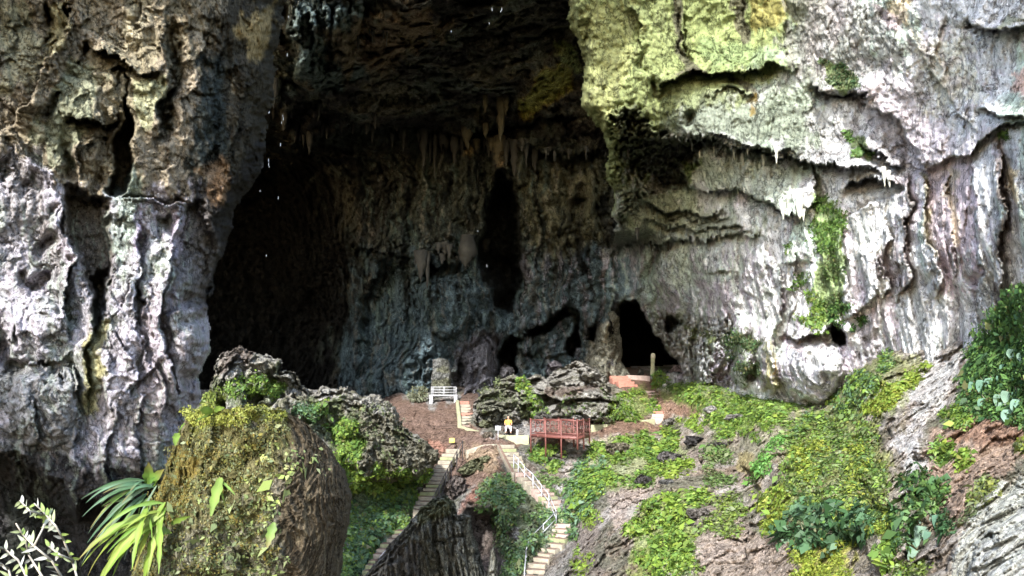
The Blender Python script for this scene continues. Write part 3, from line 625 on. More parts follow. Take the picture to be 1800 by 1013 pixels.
s.paint([(1150, 540), (1280, 560), (1290, 700), (1180, 690)], (.25, .25, .24), 16, .7, .9); s.paint([(1195, 565), (1260, 590), (1260, 620), (1215, 610)], (.20, .23, .14), 10, .7)
s.paint([(1285, 575), (1320, 580), (1330, 660), (1290, 680)], (.14, .18, .09), 10, .85, .8); s.paint([(1338, 595), (1362, 600), (1366, 690), (1335, 695)], (.27, .25, .10), 8, .85); s.paint([(1352, 640), (1366, 630), (1364, 660), (1350, 665)], (.50, .30, .06), 5, .7)
s.paint([(1370, 590), (1480, 600), (1470, 690), (1365, 694)], (.40, .41, .43), 10, .8); s.paint([(1385, 590), (1450, 595), (1430, 625), (1390, 620)], (.40, .31, .29), 8, .6)
s.paint([(1500, 580), (1560, 540), (1560, 600), (1480, 690), (1475, 650)], (.22, .21, .20), 14, .75, .8)
s.paint([(1170, 428), (1310, 428), (1300, 500), (1200, 520)], (.50, .56, .48), 16, .75, .9); s.paint([(1060, 440), (1112, 440), (1124, 520), (1080, 530)], (.20, .235, .27), 14, .7, .9); s.paint([(1122, 446), (1152, 440), (1168, 520), (1140, 560)], (.38, .47, .42), 10, .8, .9)
s.paint([(1226, 500), (1284, 495), (1295, 585), (1250, 565)], (.38, .33, .37), 10, .75, .9); s.paint([(1300, 440), (1345, 440), (1350, 600), (1310, 600)], (.52, .47, .49), 10, .6, .9); s.paint([(1165, 500), (1220, 520), (1230, 560), (1170, 545)], (.28, .31, .30), 10, .7, .9)
s.paint([(1055, 392), (1100, 400), (1165, 418), (1165, 436), (1100, 446), (1055, 448)], (.10, .11, .095), 10, .85, 1.2)
s.streaks((.36, .31, .36), 1060, 1500, 420, 700, .75, 8, 80, .10); s.streaks((.72, .72, .74), 1180, 1800, 420, 700, .8, 9, 110, .08); s.streaks((.20, .21, .20), 1060, 1420, 420, 660, .7, 5, 60, .3); s.streaks((.27, .24, .22), 1300, 1800, 300, 700, .5, 7, 140, .3); s.streaks(SAGE, 1080, 1400, 430, 640, .55, 11, 90, .15)
s.streaks((.20, .20, .12), 1000, 1180, -200, 240, .5, 9, 60, .25); s.streaks((.34, .29, .28), 1400, 1800, 0, 300, .45, 20, 24, .2)
for pts in [[(1425, 345), (1450, 350), (1480, 375), (1483, 400), (1470, 440), (1478, 500), (1470, 560), (1440, 570), (1430, 500), (1435, 440), (1432, 380)], [(1450, 105), (1485, 115), (1512, 155), (1490, 165), (1455, 140)], [(1493, 240), (1510, 250), (1535, 285), (1520, 290), (1495, 262)]]:
    s.paint(pts, (.15, .22, .05), 7, .85, .7)
s.paint([(1092, 540), (1103, 527), (1122, 535), (1135, 555), (1150, 580), (1168, 595), (1190, 640), (1192, 670), (1096, 670), (1088, 640), (1086, 590)], (.012, .012, .014), 4, 1., .2)  # dark of the doorway put into the rock colour
s.paint([(1172, 552), (1185, 548), (1198, 570), (1188, 580)], (.03, .03, .03), 4, .9)  # shade of this small hole and the next painted in too
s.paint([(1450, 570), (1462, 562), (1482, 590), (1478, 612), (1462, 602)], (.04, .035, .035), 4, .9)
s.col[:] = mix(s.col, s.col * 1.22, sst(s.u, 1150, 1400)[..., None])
s.col *= mix(np.array([.80, .82, .78]), np.array([1.28, 1.27, 1.33]), np.maximum(sst(s.v, 230, 330) * sst(s.u, 1120, 1300), .95 * sst(s.u, 1400, 1560))[..., None])  # lower wall lightened in colour to make up for weak light
s.col *= 1 - .34 * sst(pg(s.uw, s.vw, [(1150, 165), (1330, 160), (1600, 262), (1600, 312), (1400, 290), (1150, 256)]), -14, 14)[..., None]  # ledge band darkened in colour against its strong sunlight
sm = 1 - sst(s.uw, 1070, 1170); sm = (sm * sst(s.v, 425, 470))[..., None]
bi = np.clip(((s.v - BACK.v[0, 0]) / ST).astype(int), 0, BACK.H - 1); bj = np.clip(((s.u - BACK.u[0, 0]) / ST).astype(int), 0, BACK.W - 1)
s.col = mix(s.col, BACK.col[bi, bj], sm)
sm = (1 - sst(s.u, 1062, 1100)) * sst(s.v, 430, 450); s.t = mix(s.t, BACK.at(s.u, s.v) - .12, sm)
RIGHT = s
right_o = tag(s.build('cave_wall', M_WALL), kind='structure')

# ------------------------------------------------------------------ GROUND: cave floor, ravine and the slopes
s = Sheet(-300, 2100, 600, 1240, 2.3, [
    (640, 690, 84), (700, 690, 75), (780, 700, 67), (860, 690, 68), (1000, 672, 72), (1100, 655, 76), (1150, 658, 76), (1180, 655, 78), (1250, 672, 59), (1350, 694, 50), (1430, 702, 45), (1300, 720, 48), (1200, 700, 59), (1000, 640, 92), (700, 640, 110), (1350, 620, 92), (1150, 620, 100),
    (820, 750, 57), (900, 765, 54), (1040, 752, 56), (1150, 740, 59), (1200, 735, 56), (1130, 772, 53), (760, 770, 55), (700, 720, 64), (800, 785, 52), (850, 781, 51), (885, 782, 50.5), (740, 720, 62),
    (850, 800, 49), (865, 850, 46), (830, 885, 43), (850, 960, 41), (905, 900, 42.5), (935, 960, 38.5), (890, 1013, 37), (905, 815, 48), (925, 850, 46), (960, 880, 44.5), (990, 900, 42.6), (1000, 925, 41.3), (985, 950, 40), (950, 980, 38.5), (935, 1013, 37),
    (820, 815, 50), (800, 840, 49), (775, 830, 49.6), (745, 890, 45.5), (700, 940, 42), (650, 1005, 38.5), (640, 900, 43), (640, 830, 46), (560, 700, 56), (450, 800, 46), (300, 800, 42), (100, 900, 40), (300, 1013, 32),
    (1000, 800, 50), (960, 830, 48), (1080, 790, 50), (1020, 870, 43), (1250, 770, 46), (1300, 790, 43), (1200, 850, 39), (1100, 900, 37), (1050, 960, 35), (1150, 1000, 30), (1250, 930, 31), (1350, 850, 32), (1330, 800, 36), (1420, 770, 35), (1500, 720, 35), (1600, 650, 33), (1700, 600, 30), (1560, 585, 42), (1640, 560, 40), (1730, 510, 36), (1500, 660, 39), (1800, 470, 32), (1800, 530, 25.5),
    (1400, 1000, 23), (1400, 900, 26), (1500, 900, 23.5), (1600, 800, 24.5), (1600, 1000, 17.5), (1700, 760, 22.5), (1790, 740, 20.5), (1750, 900, 17.5), (1800, 1013, 13.5), (1000, 1013, 35), (1900, 500, 24), (2100, 700, 13), (2000, 1100, 10),
    (1200, 1200, 20), (600, 1200, 30), (0, 1200, 30), (1600, 1200, 12), (-300, 900, 40), (-300, 1200, 30)], seed=4)
gx, gy = s.uw, s.vw
# ravine behind the fluted rock
s.poly([(812, 895), (850, 900), (880, 890), (885, 930), (870, 1100), (800, 1100)], 24, 5)
s.step([(1290, 775), (1300, 800), (1325, 850), (1322, 920), (1300, 1000)], 40, 30, -.6, 1.0); s.step([(1200, 860), (1160, 880), (1110, 940), (1060, 960)], 26, 22, 0.5, -.5)
s.step([(1080, 800), (1010, 790), (940, 800)], 14, 20, .4, -.4)
s.bulge(1130, 770, 60, 26, .8); s.bulge(1230, 780, 60, 30, 1.0); s.bulge(1580, 880, 60, 120, 1.6, 15); s.bulge(1780, 940, 130, 130, 1.5); s.bulge(1450, 860, 90, 90, 1.2)
s.step([(1600, 800), (1620, 850), (1600, 930), (1590, 1000)], 18, 26, .9, -.7); s.step([(1500, 730), (1570, 770), (1610, 820)], 20, 20, .3, -.3)
s.step([(1500, 840), (1560, 890), (1600, 900)], 14, 12, -.6, .8, jag=2); s.gauss(1440, 868, 16, 11, 1.6); s.gauss(1542, 895, 26, 5, .8); s.gauss(1620, 812, 12, 6, .8, -20)
s.step([(930, 870), (920, 930), (930, 1000)], 18, 16, -.8, .8); s.step([(860, 850), (900, 900), (880, 960)], 16, 16, .5, -.5)
s.gauss(725, 745, 14, 14, 1.2)
far = sst(s.t, 30, 60)
s.detail(big=.45, flute=0, mid=.22, crack=.22, fine=.09, sc=1., mask=mix(1.0, .7, far), facet=.5, wamp=.8)
stair = np.minimum(pl(s.u, s.v, [(800, 785), (775, 830), (742, 895), (700, 940), (640, 1013)])[0], pl(s.u, s.v, [(890, 780), (922, 848), (985, 890), (1003, 925), (985, 950), (940, 985), (935, 1020)])[0])
s.base([(.235, .215, .195), (.30, .285, .27), (.20, .165, .135), (.35, .335, .325), (.15, .15, .12)], 3, 1)
soil = [[(660, 690), (760, 700), (815, 700), (820, 750), (900, 768), (1040, 745), (1160, 738), (1190, 745), (1130, 770), (1040, 775), (930, 775), (880, 800), (920, 850), (880, 870), (800, 890), (830, 850), (800, 860), (770, 820), (745, 880), (735, 850), (760, 800), (700, 760), (690, 720)],
        [(1070, 650), (1120, 655), (1150, 670), (1160, 700), (1100, 700)], [(1160, 690), (1240, 700), (1230, 735), (1165, 735)], [(800, 680), (850, 690), (840, 720), (810, 730)]]
for p in soil: s.paint(p, SOIL, 9, .9, .7)
s.paint([(830, 850), (915, 850), (880, 880), (800, 900)], (.30, .15, .11), 8, .7); s.paint([(815, 785), (890, 785), (880, 810), (830, 830)], (.36, .27, .18), 9, .7)
s.paint([(750, 768), (790, 775), (790, 800), (750, 800), (740, 785)], (.42, .23, .17), 8, .8)
s.paint([(1290, 775), (1420, 700), (1500, 700), (1400, 780), (1320, 830)], (.27, .27, .20), 12, .7); s.paint([(1295, 790), (1320, 800), (1325, 860), (1300, 830)], (.34, .30, .15), 7, .7)
s.paint([(1600, 640), (1690, 620), (1670, 700), (1620, 750), (1640, 800), (1580, 900), (1560, 800), (1600, 740)], (.50, .48, .50), 16, .85, .9)
s.paint([(1490, 780), (1580, 790), (1600, 900), (1560, 930), (1500, 850)], (.27, .245, .19), 14, .8)
s.paint([(1640, 760), (1700, 730), (1800, 720), (1800, 800), (1700, 900), (1650, 950), (1620, 850)], (.33, .25, .205), 16, .85); s.paint([(1690, 730), (1850, 700), (1850, 780), (1760, 790), (1660, 780)], (.25, .16, .12), 12, .8, .9)
s.paint([(1720, 880), (1850, 800), (1850, 1100), (1660, 1100), (1680, 940)], (.55, .52, .48), 14, .85)
s.paint([(1250, 900), (1400, 950), (1400, 1100), (1200, 1100)], (.33, .28, .255), 16, .7); s.paint([(1400, 960), (1600, 960), (1600, 1100), (1400, 1100)], (.28, .25, .21), 14, .6)
s.paint([(1150, 870), (1230, 860), (1330, 920), (1250, 940), (1160, 920)], (.22, .19, .17), 12, .7); s.paint([(1060, 860), (1130, 800), (1160, 850), (1080, 920)], (.34, .29, .27), 12, .7)
s.paint([(1160, 790), (1230, 785), (1260, 810), (1180, 830)], (.25, .22, .21), 8, .8); s.paint([(1010, 790), (1060, 770), (1100, 770), (1040, 830), (1000, 840)], (.38, .32, .29), 9, .8)
s.paint([(1000, 920), (1040, 900), (1060, 1013), (1000, 1013)], (.20, .17, .155), 10, .7); s.paint([(820, 900), (880, 900), (900, 1100), (820, 1100)], (.20, .16, .14), 14, .8)
GROUND = s
green_ground = [  # (outline, green, strength)
    ([(1160, 665), (1230, 665), (1330, 690), (1420, 705), (1340, 740), (1240, 730), (1180, 700)], (.16, .24, .07), .8), ([(1240, 740), (1380, 720), (1440, 700), (1300, 770)], (.17, .27, .06), .8),
    ([(1050, 780), (1190, 760), (1200, 800), (1150, 850), (1060, 860), (1010, 900), (1005, 830)], (.18, .26, .08), .7), ([(1130, 890), (1230, 870), (1210, 960), (1120, 1040), (1100, 960)], (.22, .32, .06), .7),
    ([(640, 830), (740, 840), (720, 920), (650, 980), (610, 1013), (610, 860)], (.12, .18, .07), .85), ([(850, 850), (920, 850), (980, 900), (985, 940), (920, 990), (900, 1013), (880, 920)], (.13, .18, .08), .8),
    ([(1380, 740), (1500, 720), (1560, 800), (1560, 920), (1500, 940), (1370, 900)], (.22, .27, .07), .8), ([(1400, 940), (1500, 940), (1480, 1040), (1390, 1040)], (.36, .38, .05), .7),
    ([(1440, 700), (1540, 610), (1620, 640), (1600, 700), (1500, 760)], (.24, .30, .10), .6), ([(1700, 650), (1790, 520), (1850, 520), (1850, 720), (1700, 740), (1670, 740)], (.10, .19, .06), .85), ([(1090, 690), (1150, 700), (1145, 735), (1090, 738)], (.20, .28, .07), .8)]
for p, c, k_ in green_ground: s.paint(p, c, 12, k_ * .75, 1.0)
s.t = np.where(stair < 26, mix(s.t + .45, s.t, sst(stair, 14, 26)), s.t)
s.keep = s.v > np.interp(s.u, [600, 640, 1000, 1200, 1380, 1440, 1520, 1600, 1730, 1800], [684, 672, 648, 640, 676, 690, 620, 560, 500, 460])
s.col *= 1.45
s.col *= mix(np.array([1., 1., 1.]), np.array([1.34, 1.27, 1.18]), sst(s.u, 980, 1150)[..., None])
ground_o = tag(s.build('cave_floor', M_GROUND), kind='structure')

# ------------------------------------------------------------------ the rest of the cave: roof with its open mouth, outer walls, and added blockers that cast shade
def rock_grid(name, f, nu, nv, mat, keep=None, col=BROWN):
    a, b_ = np.meshgrid(np.linspace(0, 1, nu), np.linspace(0, 1, nv)); P = f(a, b_)
    i = np.arange(nu * nv).reshape(nv, nu); q = np.stack([i[:-1, :-1], i[1:, :-1], i[1:, 1:], i[:-1, 1:]], -1).reshape(-1, 4)
    if keep is not None:
        kk = keep(P).reshape(-1); q = q[kk[q].all(1)]
    n = fbm(P / 6, 4)[..., None]; c = np.clip(np.array(col) * (1 + .8 * n), .01, .6)
    used = np.unique(q); rm = np.full(nu * nv, -1); rm[used] = np.arange(len(used))
    return tag(mesh_np(name, P.reshape(-1, 3)[used], rm[q], mat, c.reshape(-1, 3)[used]), kind='structure')
LIPX = [-90, -46, -33, -27, -20, 0, 6, 12, 20, 90]
LIPY = [2, 5, 13, 24, 38, 40, 38, 34, 34, 34]
def roof_f(off):
    def f(a, b_):
        P = np.stack([-90 + 180 * a, -6 + 150 * b_, np.zeros(a.shape)], -1)
        P[..., 2] = 29.5 + off + 1.2 * fbm(P / 9, 4) + 8 * off / 8 * sst(P[..., 1], 40, 90); return P
    return f
def roof_k(P): return P[..., 1] > np.interp(P[..., 0], LIPX, LIPY) + 1.5 * fbm(P / 5, 3)
rock_grid('cave_roof', roof_f(0), 240, 200, M_DARK, roof_k)
rock_grid('cave_roof', roof_f(8), 90, 70, M_DARK, roof_k)
def wallf(p0, p1, z0, z1):
    def f(a, b_):
        P = np.stack([p0[0] + (p1[0] - p0[0]) * a, p0[1] + (p1[1] - p0[1]) * a, z0 + (z1 - z0) * b_], -1)
        n = np.array([p1[1] - p0[1], p0[0] - p1[0]]) / math.hypot(p1[0] - p0[0], p1[1] - p0[1]); d = 2.5 * fbm(P / 9, 4)
        P[..., 0] += n[0] * d; P[..., 1] += n[1] * d; return P
    return f
rock_grid('cave_wall', wallf((-12.2, 1.5), (-34, -1), -30, 9.7), 60, 60, M_DARK)  # added unseen wall by the camera, shades the hollow under the left wall
rock_grid('cave_wall', wallf((-14.2, 1.2), (-34, -2), -30, 11.4), 60, 60, M_DARK)  # second added wall, taller, to widen that shade
rock_grid('cave_wall', wallf((-34, 16), (-80, 15), -30, 9), 60, 50, M_DARK)
rock_grid('cave_wall', wallf((-75, 20), (-75, 135), -30, 45), 90, 50, M_DARK)
rock_grid('cave_wall', wallf((-78, 128), (78, 128), -30, 45), 120, 50, M_DARK)
rock_grid('cave_wall', wallf((72, 135), (60, 5), -30, 45), 90, 50, M_DARK)
# added eave, unseen above the picture; it shades the left wall's upper half
def eave(top):
    def f(a, b_):
        x = -24 + 17 * a; y = 17.5 - 7 * b_ * (1 - .45 * a) ; z = .57 * y + 1.3 + (.6 * np.sqrt(np.clip(1 - b_, 0, 1)) if top else 0)
        P = np.stack([x, y, z + 0 * x], -1); P[..., 1] += 1.6 * fbm(P / 3.0, 4); P[..., 2] += .5 * np.abs(fbm(P / 2 + 7, 3)); return P
    return f
rock_grid('shade_overhang', eave(False), 110, 50, M_DARK); rock_grid('shade_overhang', eave(True), 110, 50, M_DARK)
# ------------------------------------------------------------------ ROCKS THAT STAND FREE
def gt(u, v): return float(GROUND.at(u, v))
def gp(u, v, dt=0.): return W(u, v, gt(u, v) + dt)

def rk(big, flute, mid, crack, fine, sc, fx=1., fz=4., tilt=0.):
    return lambda s: s.detail(big=big, flute=flute, mid=mid, crack=crack, fine=fine, sc=sc, fx=fx, fz=fz, tilt=tilt)

# big mossy boulder in the left foreground
def stump_detail(s):
    left = 1 - sst(s.u, 430, 520)
    s.detail(big=.10, flute=.0, mid=.22, crack=.10, fine=.07, sc=1., mask=left, facet=.10, fs=.3)
    s.detail(big=.0, flute=.09, mid=.03, crack=.03, fine=.02, sc=1., mask=1 - left, fx=.12, fz=1.6)
    s.gauss(398, 885, 18, 45, .35); s.gauss(330, 850, 14, 30, .2); s.gauss(450, 800, 12, 18, .15)
def stump_col(s):
    s.base([(.13, .11, .07), (.20, .17, .09), (.09, .08, .055), (.25, .22, .16)], .5, 1)
    s.paint([(240, 860), (330, 740), (520, 715), (510, 780), (470, 860), (480, 1040), (230, 1040)], (.17, .16, .06), 18, .7, 1.2)
    s.paint([(255, 870), (300, 790), (350, 800), (345, 880), (300, 920), (250, 950)], (.27, .20, .045), 14, .7, 1.2); s.paint([(330, 715), (500, 715), (500, 738), (400, 750), (330, 760)], (.22, .23, .05), 8, .8, 1.)
    s.paint([(300, 930), (480, 900), (520, 1040), (260, 1040)], (.26, .25, .20), 20, .6, 1.2)
    s.paint([(500, 715), (640, 800), (640, 1060), (520, 1060), (490, 900), (515, 800)], (.125, .098, .065), 12, .92, .5); s.streaks((.23, .19, .12), 480, 640, 720, 1060, .6, 7, 110, .15)
stump, stump_s = outline_rock('mossy_boulder', [(345, 721), (420, 717), (500, 721), (545, 748), (580, 785), (605, 825), (618, 870), (616, 920), (604, 970), (592, 1080), (205, 1080), (240, 980), (262, 920), (282, 850), (305, 780), (325, 735)],
    13.5, 2.3, 150, 1.35, M_NEAR, stump_detail, stump_col, seed=11, jag=2.5, round_pts=[(345, 560), (500, 560), (545, 700), (580, 770), (605, 822), (618, 870), (616, 920), (604, 970), (592, 1080), (205, 1080), (240, 980), (262, 920), (282, 850), (300, 760), (320, 680)])
tag(stump, 'huge rounded boulder with yellow green moss and a flat top, near left foreground', 'boulder')

# ridge of broken rock behind it
def ridge_detail(s):
    m = 1 - sst(s.u, 560, 640)
    s.detail(big=.6, flute=0, mid=.12, crack=.3, fine=.1, sc=1.3, mask=.35 + .65 * m, facet=1.5, wamp=.2, fs=1.1)
    s.detail(big=.0, flute=.5, mid=.25, crack=.25, fine=.1, sc=1., mask=1 - m, fx=.55, fz=2.2, tilt=.3, facet=.5, wamp=.3, fs=.6)
def ridge_col(s):
    s.base([(.44, .41, .34), (.54, .51, .44), (.31, .30, .21), (.60, .58, .53)], 1.6, 1)
    s.paint([(600, 690), (780, 790), (760, 850), (600, 840)], (.25, .235, .15), 20, .7, 1.); s.paint([(395, 600), (450, 610), (440, 640), (390, 650)], (.24, .18, .15), 12, .7)
    s.paint([(380, 670), (490, 650), (500, 700), (440, 720), (370, 715)], (.15, .20, .07), 14, .6, 1.2); s.paint([(520, 700), (600, 710), (640, 780), (600, 800), (550, 770)], (.15, .21, .07), 14, .6, 1.2)
ridge, ridge_s = outline_rock('rock_ridge', [(340, 740), (362, 705), (375, 655), (388, 622), (404, 618), (420, 604), (430, 616), (450, 622), (480, 624), (500, 634), (496, 648), (520, 655), (530, 672), (556, 690), (566, 678), (590, 684),
    (612, 683), (632, 696), (650, 690), (680, 702), (700, 726), (712, 752), (742, 768), (768, 795), (772, 818), (750, 836), (716, 850), (660, 848), (620, 870), (560, 900), (340, 900)],
    47.5, 4.5, 55, 1.5, M_GROUND, ridge_detail, ridge_col, seed=12, jag=7, tf=lambda u, v: 46.5 + 1.2 * sst(u, 400, 760) - 3.0 * sst(v, 700, 900))
tag(ridge, 'long jagged ridge of grey pinnacled rock sloping down to the left stairs', 'rock')

# fluted rock at the bottom centre
def spire_detail(s):
    s.detail(big=.3, flute=.85, mid=.06, crack=.15, fine=.06, sc=1., fx=.30, fz=9., tilt=.12, facet=.35, wamp=.12, fs=.5)
    for pts, w, a in [([(842, 900), (838, 960), (850, 1020)], 5, 1.2), ([(795, 905), (800, 960), (790, 1020)], 3, .9), ([(770, 900), (765, 960), (775, 1020)], 3, .8), ([(740, 930), (745, 990)], 3, .6), ([(770, 955), (800, 945), (825, 940)], 2.5, .7)]: s.groove(pts, w, a)
def spire_col(s):
    s.base([(.27, .27, .22), (.36, .36, .29), (.16, .16, .12), (.44, .44, .38)], .9, 3)
    s.paint([(740, 880), (800, 870), (800, 900), (735, 925)], (.23, .25, .11), 10, .7); s.paint([(640, 1000), (690, 940), (740, 960), (740, 1040), (640, 1040)], (.26, .24, .22), 12, .7); s.streaks((.08, .08, .06), 640, 900, 860, 1040, .6, 3, 90, .1)
spire, spire_s = outline_rock('fluted_rock', [(762, 876), (775, 869), (790, 872), (801, 882), (803, 905), (812, 900), (826, 903), (832, 930), (842, 960), (852, 1000), (866, 1080), (600, 1080), (640, 1012), (672, 968), (705, 935), (728, 906), (742, 892), (752, 888)],
    36, 2.6, 34, 1.3, M_GROUND, spire_detail, spire_col, seed=13, jag=4)
tag(spire, 'dark grey rock with sharp vertical flutes rising between the two staircases', 'rock')
slab, _ = outline_rock('fluted_rock', [(862, 968), (868, 960), (876, 985), (880, 1080), (852, 1080), (856, 1000)], 35.6, 1.2, 12, 1.6, M_GROUND, rk(.2, .4, .2, .2, .06, .8, .5, 4), spire_col, seed=14, jag=2)
tag(slab, 'narrow upright blade of grey rock at the bottom edge right of the fluted rock', 'rock')

# mound of tumbled rock on the cave floor
def heap_detail(s):
    s.detail(big=.8, flute=0, mid=.12, crack=.3, fine=.12, sc=1.25, fx=.8, fz=3, facet=2.2, wamp=.1, fs=1.5)
    for cx, cy, rx, ry, a in [(865, 715, 24, 30, 1.4), (1040, 715, 24, 26, 1.2), (905, 690, 20, 20, 1.0), (1010, 672, 24, 18, 1.4), (980, 710, 22, 26, 1.0), (1070, 700, 18, 22, 1.0)]: s.bulge(cx, cy, rx, ry, a)
    for cx, cy, rx, ry, a in [(958, 712, 7, 16, 1.8), (985, 690, 6, 14, 1.6), (975, 735, 14, 6, 1.6), (1055, 735, 4, 14, 1.2), (1082, 695, 4, 12, 1.4), (935, 675, 10, 5, 1.2), (850, 735, 4, 12, .9)]: s.gauss(cx, cy, rx, ry, a)
def heap_col(s):
    s.base([(.42, .40, .35), (.52, .50, .46), (.29, .28, .21), (.56, .54, .50)], 1.4, 1)
    s.paint([(835, 680), (900, 665), (905, 730), (840, 745)], (.22, .23, .15), 12, .7, 1.); s.paint([(905, 670), (935, 690), (960, 740), (930, 745), (915, 710)], (.20, .27, .08), 10, .55, 1.2)
    s.paint([(1080, 690), (1110, 700), (1110, 740), (1070, 738)], (.19, .27, .07), 9, .6, 1.2); s.paint([(960, 680), (1060, 678), (1060, 690), (960, 694)], (.24, .17, .14), 6, .7)
heap, heap_s = outline_rock('rock_mound', [(836, 752), (828, 728), (832, 705), (850, 688), (868, 680), (880, 664), (900, 658), (918, 664), (940, 660), (962, 664), (985, 650), (1008, 634), (1028, 640), (1050, 648), (1068, 662), (1074, 684), (1092, 694), (1112, 716), (1118, 745), (1040, 752), (930, 752)],
    62, 3.8, 34, 1.4, M_GROUND, heap_detail, heap_col, seed=15, jag=6, tf=lambda u, v: 67.2 - 7.6 * sst(v, 640, 750))
tag(heap, 'mound of tumbled dark grey rocks behind the red platform and the seated person', 'rock mound')
def boulder(name, cx, cy, rx, ry, t, label, col, seed, rot=0, det=None, round_=None, thick=None, grp=None, mat=None, step=None):
    r_ = random.Random(seed); n = 11; pts = []
    if cy > 672 and seed != 51: t = gt(cx, cy + ry * .4) - .15
    for i in range(n):
        a = 2 * math.pi * i / n; q = 1 + r_.uniform(-.22, .18)
        x, y = math.cos(a) * rx * q, math.sin(a) * ry * q; c, s_ = math.cos(rot), math.sin(rot)
        pts.append((cx + x * c - y * s_, cy + x * s_ + y * c))
    size = t / FPX * min(rx, ry)
    def dt(s): s.detail(big=.12, flute=0, mid=.2, crack=.3, fine=.1, sc=max(.25, size * .8), facet=1.0, wamp=.3)
    def cf(s): s.base([col, tuple(x * 1.3 for x in col), tuple(x * .65 for x in col)], max(.4, size), 1)
    o, s = outline_rock(name, pts, t, thick or size * 1.1, round_ or min(rx, ry) * .9, step or max(.8, min(rx, ry) / 22), mat or M_GROUND, det or dt, cf, seed=seed, jag=min(rx, ry) * .12)
    return tag(o, label, 'boulder', grp)
for a in [('boulder', 1252, 721, 15, 10, 57.0, 'pale white boulder lying in the green plants right of the upper stairs', (.52, .50, .48), 21), ('boulder', 1169, 679, 6, 5.5, 66, 'small white block of stone at the foot of the stone pillar', (.66, .64, .62), 22),
          ('boulder', 1176, 744, 15, 10, 56, 'grey boulder at the bottom of the upper right stairs', (.33, .31, .28), 23), ('boulder', 1292, 735, 22, 8, 53, 'long low pale boulder half covered by green plants', (.42, .40, .38), 24),
          ('boulder', 1222, 775, 22, 11, 48, 'black jagged boulder on the slope right of the red platform', (.10, .095, .095), 25), ('boulder', 1262, 783, 18, 6, 46, 'flat black boulder beside the grey slab slope', (.11, .10, .10), 26),
          ('boulder', 1130, 846, 16, 12, 39.5, 'dark boulder among pale stones on the middle slope', (.15, .14, .135), 27), ('boulder', 1172, 848, 17, 7, 39, 'low grey boulder right of the dark one on the middle slope', (.24, .24, .23), 28),
          ('boulder', 1228, 903, 26, 12, 32, 'wide flat brown grey boulder beside the brightest green plants', (.27, .245, .22), 29), ('boulder', 1175, 806, 24, 12, 43, 'ridged grey boulder under the green plants below the red platform', (.22, .205, .20), 30),
          ('boulder', 1085, 790, 26, 13, 48, 'mossy brown boulder right of the platform legs', (.29, .26, .19), 31), ('boulder', 1200, 650, 26, 9, 68.5, 'flat pinkish stones stacked beside the dark doorway', (.33, .26, .25), 32),
          ('boulder', 1215, 664, 22, 12, 67.5, 'dark grey boulder right of the stone pillar under the wall', (.17, .165, .15), 33), ('boulder', 835, 818, 32, 13, 47.5, 'mossy dark rock between the two lower staircases', (.24, .25, .15), 34, -.45),
          ('boulder', 800, 862, 20, 26, 44.6, 'rounded grey brown rock right of the lower left stairs', (.25, .21, .19), 35, .5), ('boulder', 858, 765, 11, 7, 54, 'small brown rock in front of the pale kerb wall', (.26, .22, .17), 36),
          ('boulder', 890, 655, 13, 16, 70, 'dark rounded rock at the left end of the rock mound', (.20, .19, .20), 37), ('boulder', 975, 645, 14, 12, 69.5, 'rounded grey violet rock under the broken arches', (.22, .20, .22), 38),
          ('boulder', 1068, 640, 16, 12, 71, 'grey rock at the foot of the pale buttress left of the doorway', (.24, .23, .23), 39), ('boulder', 1010, 742, 20, 12, 55.6, 'grey rock half hidden behind the right end of the red platform', (.30, .29, .27), 41), ('boulder', 955, 735, 16, 14, 56.4, 'dark grey rock showing just above the left part of the red platform', (.22, .21, .19), 42), ('boulder', 856, 745, 14, 10, 56.6, 'mossy rock at the left foot of the rock mound beside the sign', (.26, .27, .17), 43),
          ('boulder', 1127, 655, 7, 7, 73.5, 'square dark stone inside the dark doorway', (.18, .18, .15), 40)]:
    boulder(*a[:9], **({'rot': a[9]} if len(a) > 9 else {}))
col_, _ = outline_rock('stalagmite', [(760, 632), (776, 628), (790, 633), (794, 650), (794, 672), (799, 706), (751, 706), (757, 676), (760, 655)], 69, 1.0, 14, 1.0, M_GROUND, rk(.15, .15, .15, .15, .05, 1., .6, 3),
    lambda s: (s.base([(.23, .23, .22), (.30, .30, .28), (.16, .16, .14)], 1., 1), s.paint([(765, 645), (790, 645), (790, 655), (765, 656)], (.20, .20, .12), 5, .7), s.paint([(760, 668), (792, 668), (792, 680), (758, 680)], (.20, .20, .12), 5, .7)), seed=16, jag=1.5)
tag(col_, 'pale square-sided stalagmite column behind the white railing', 'stalagmite')
bt, _ = outline_rock('rock_buttress', [(1066, 548), (1078, 545), (1090, 556), (1094, 600), (1092, 636), (1112, 662), (1100, 676), (1020, 672), (1024, 640), (1040, 612), (1052, 590)], 72.5, 2.2, 22, 1.2, M_GROUND, rk(.3, .25, .35, .35, .1, 1.2, .8, 3),
    lambda s: s.base([(.31, .30, .24), (.38, .37, .30), (.23, .22, .17)], 1.2, 2), seed=17, jag=3)
tag(bt, 'slanting pale yellow grey rock buttress left of the dark doorway', 'rock')

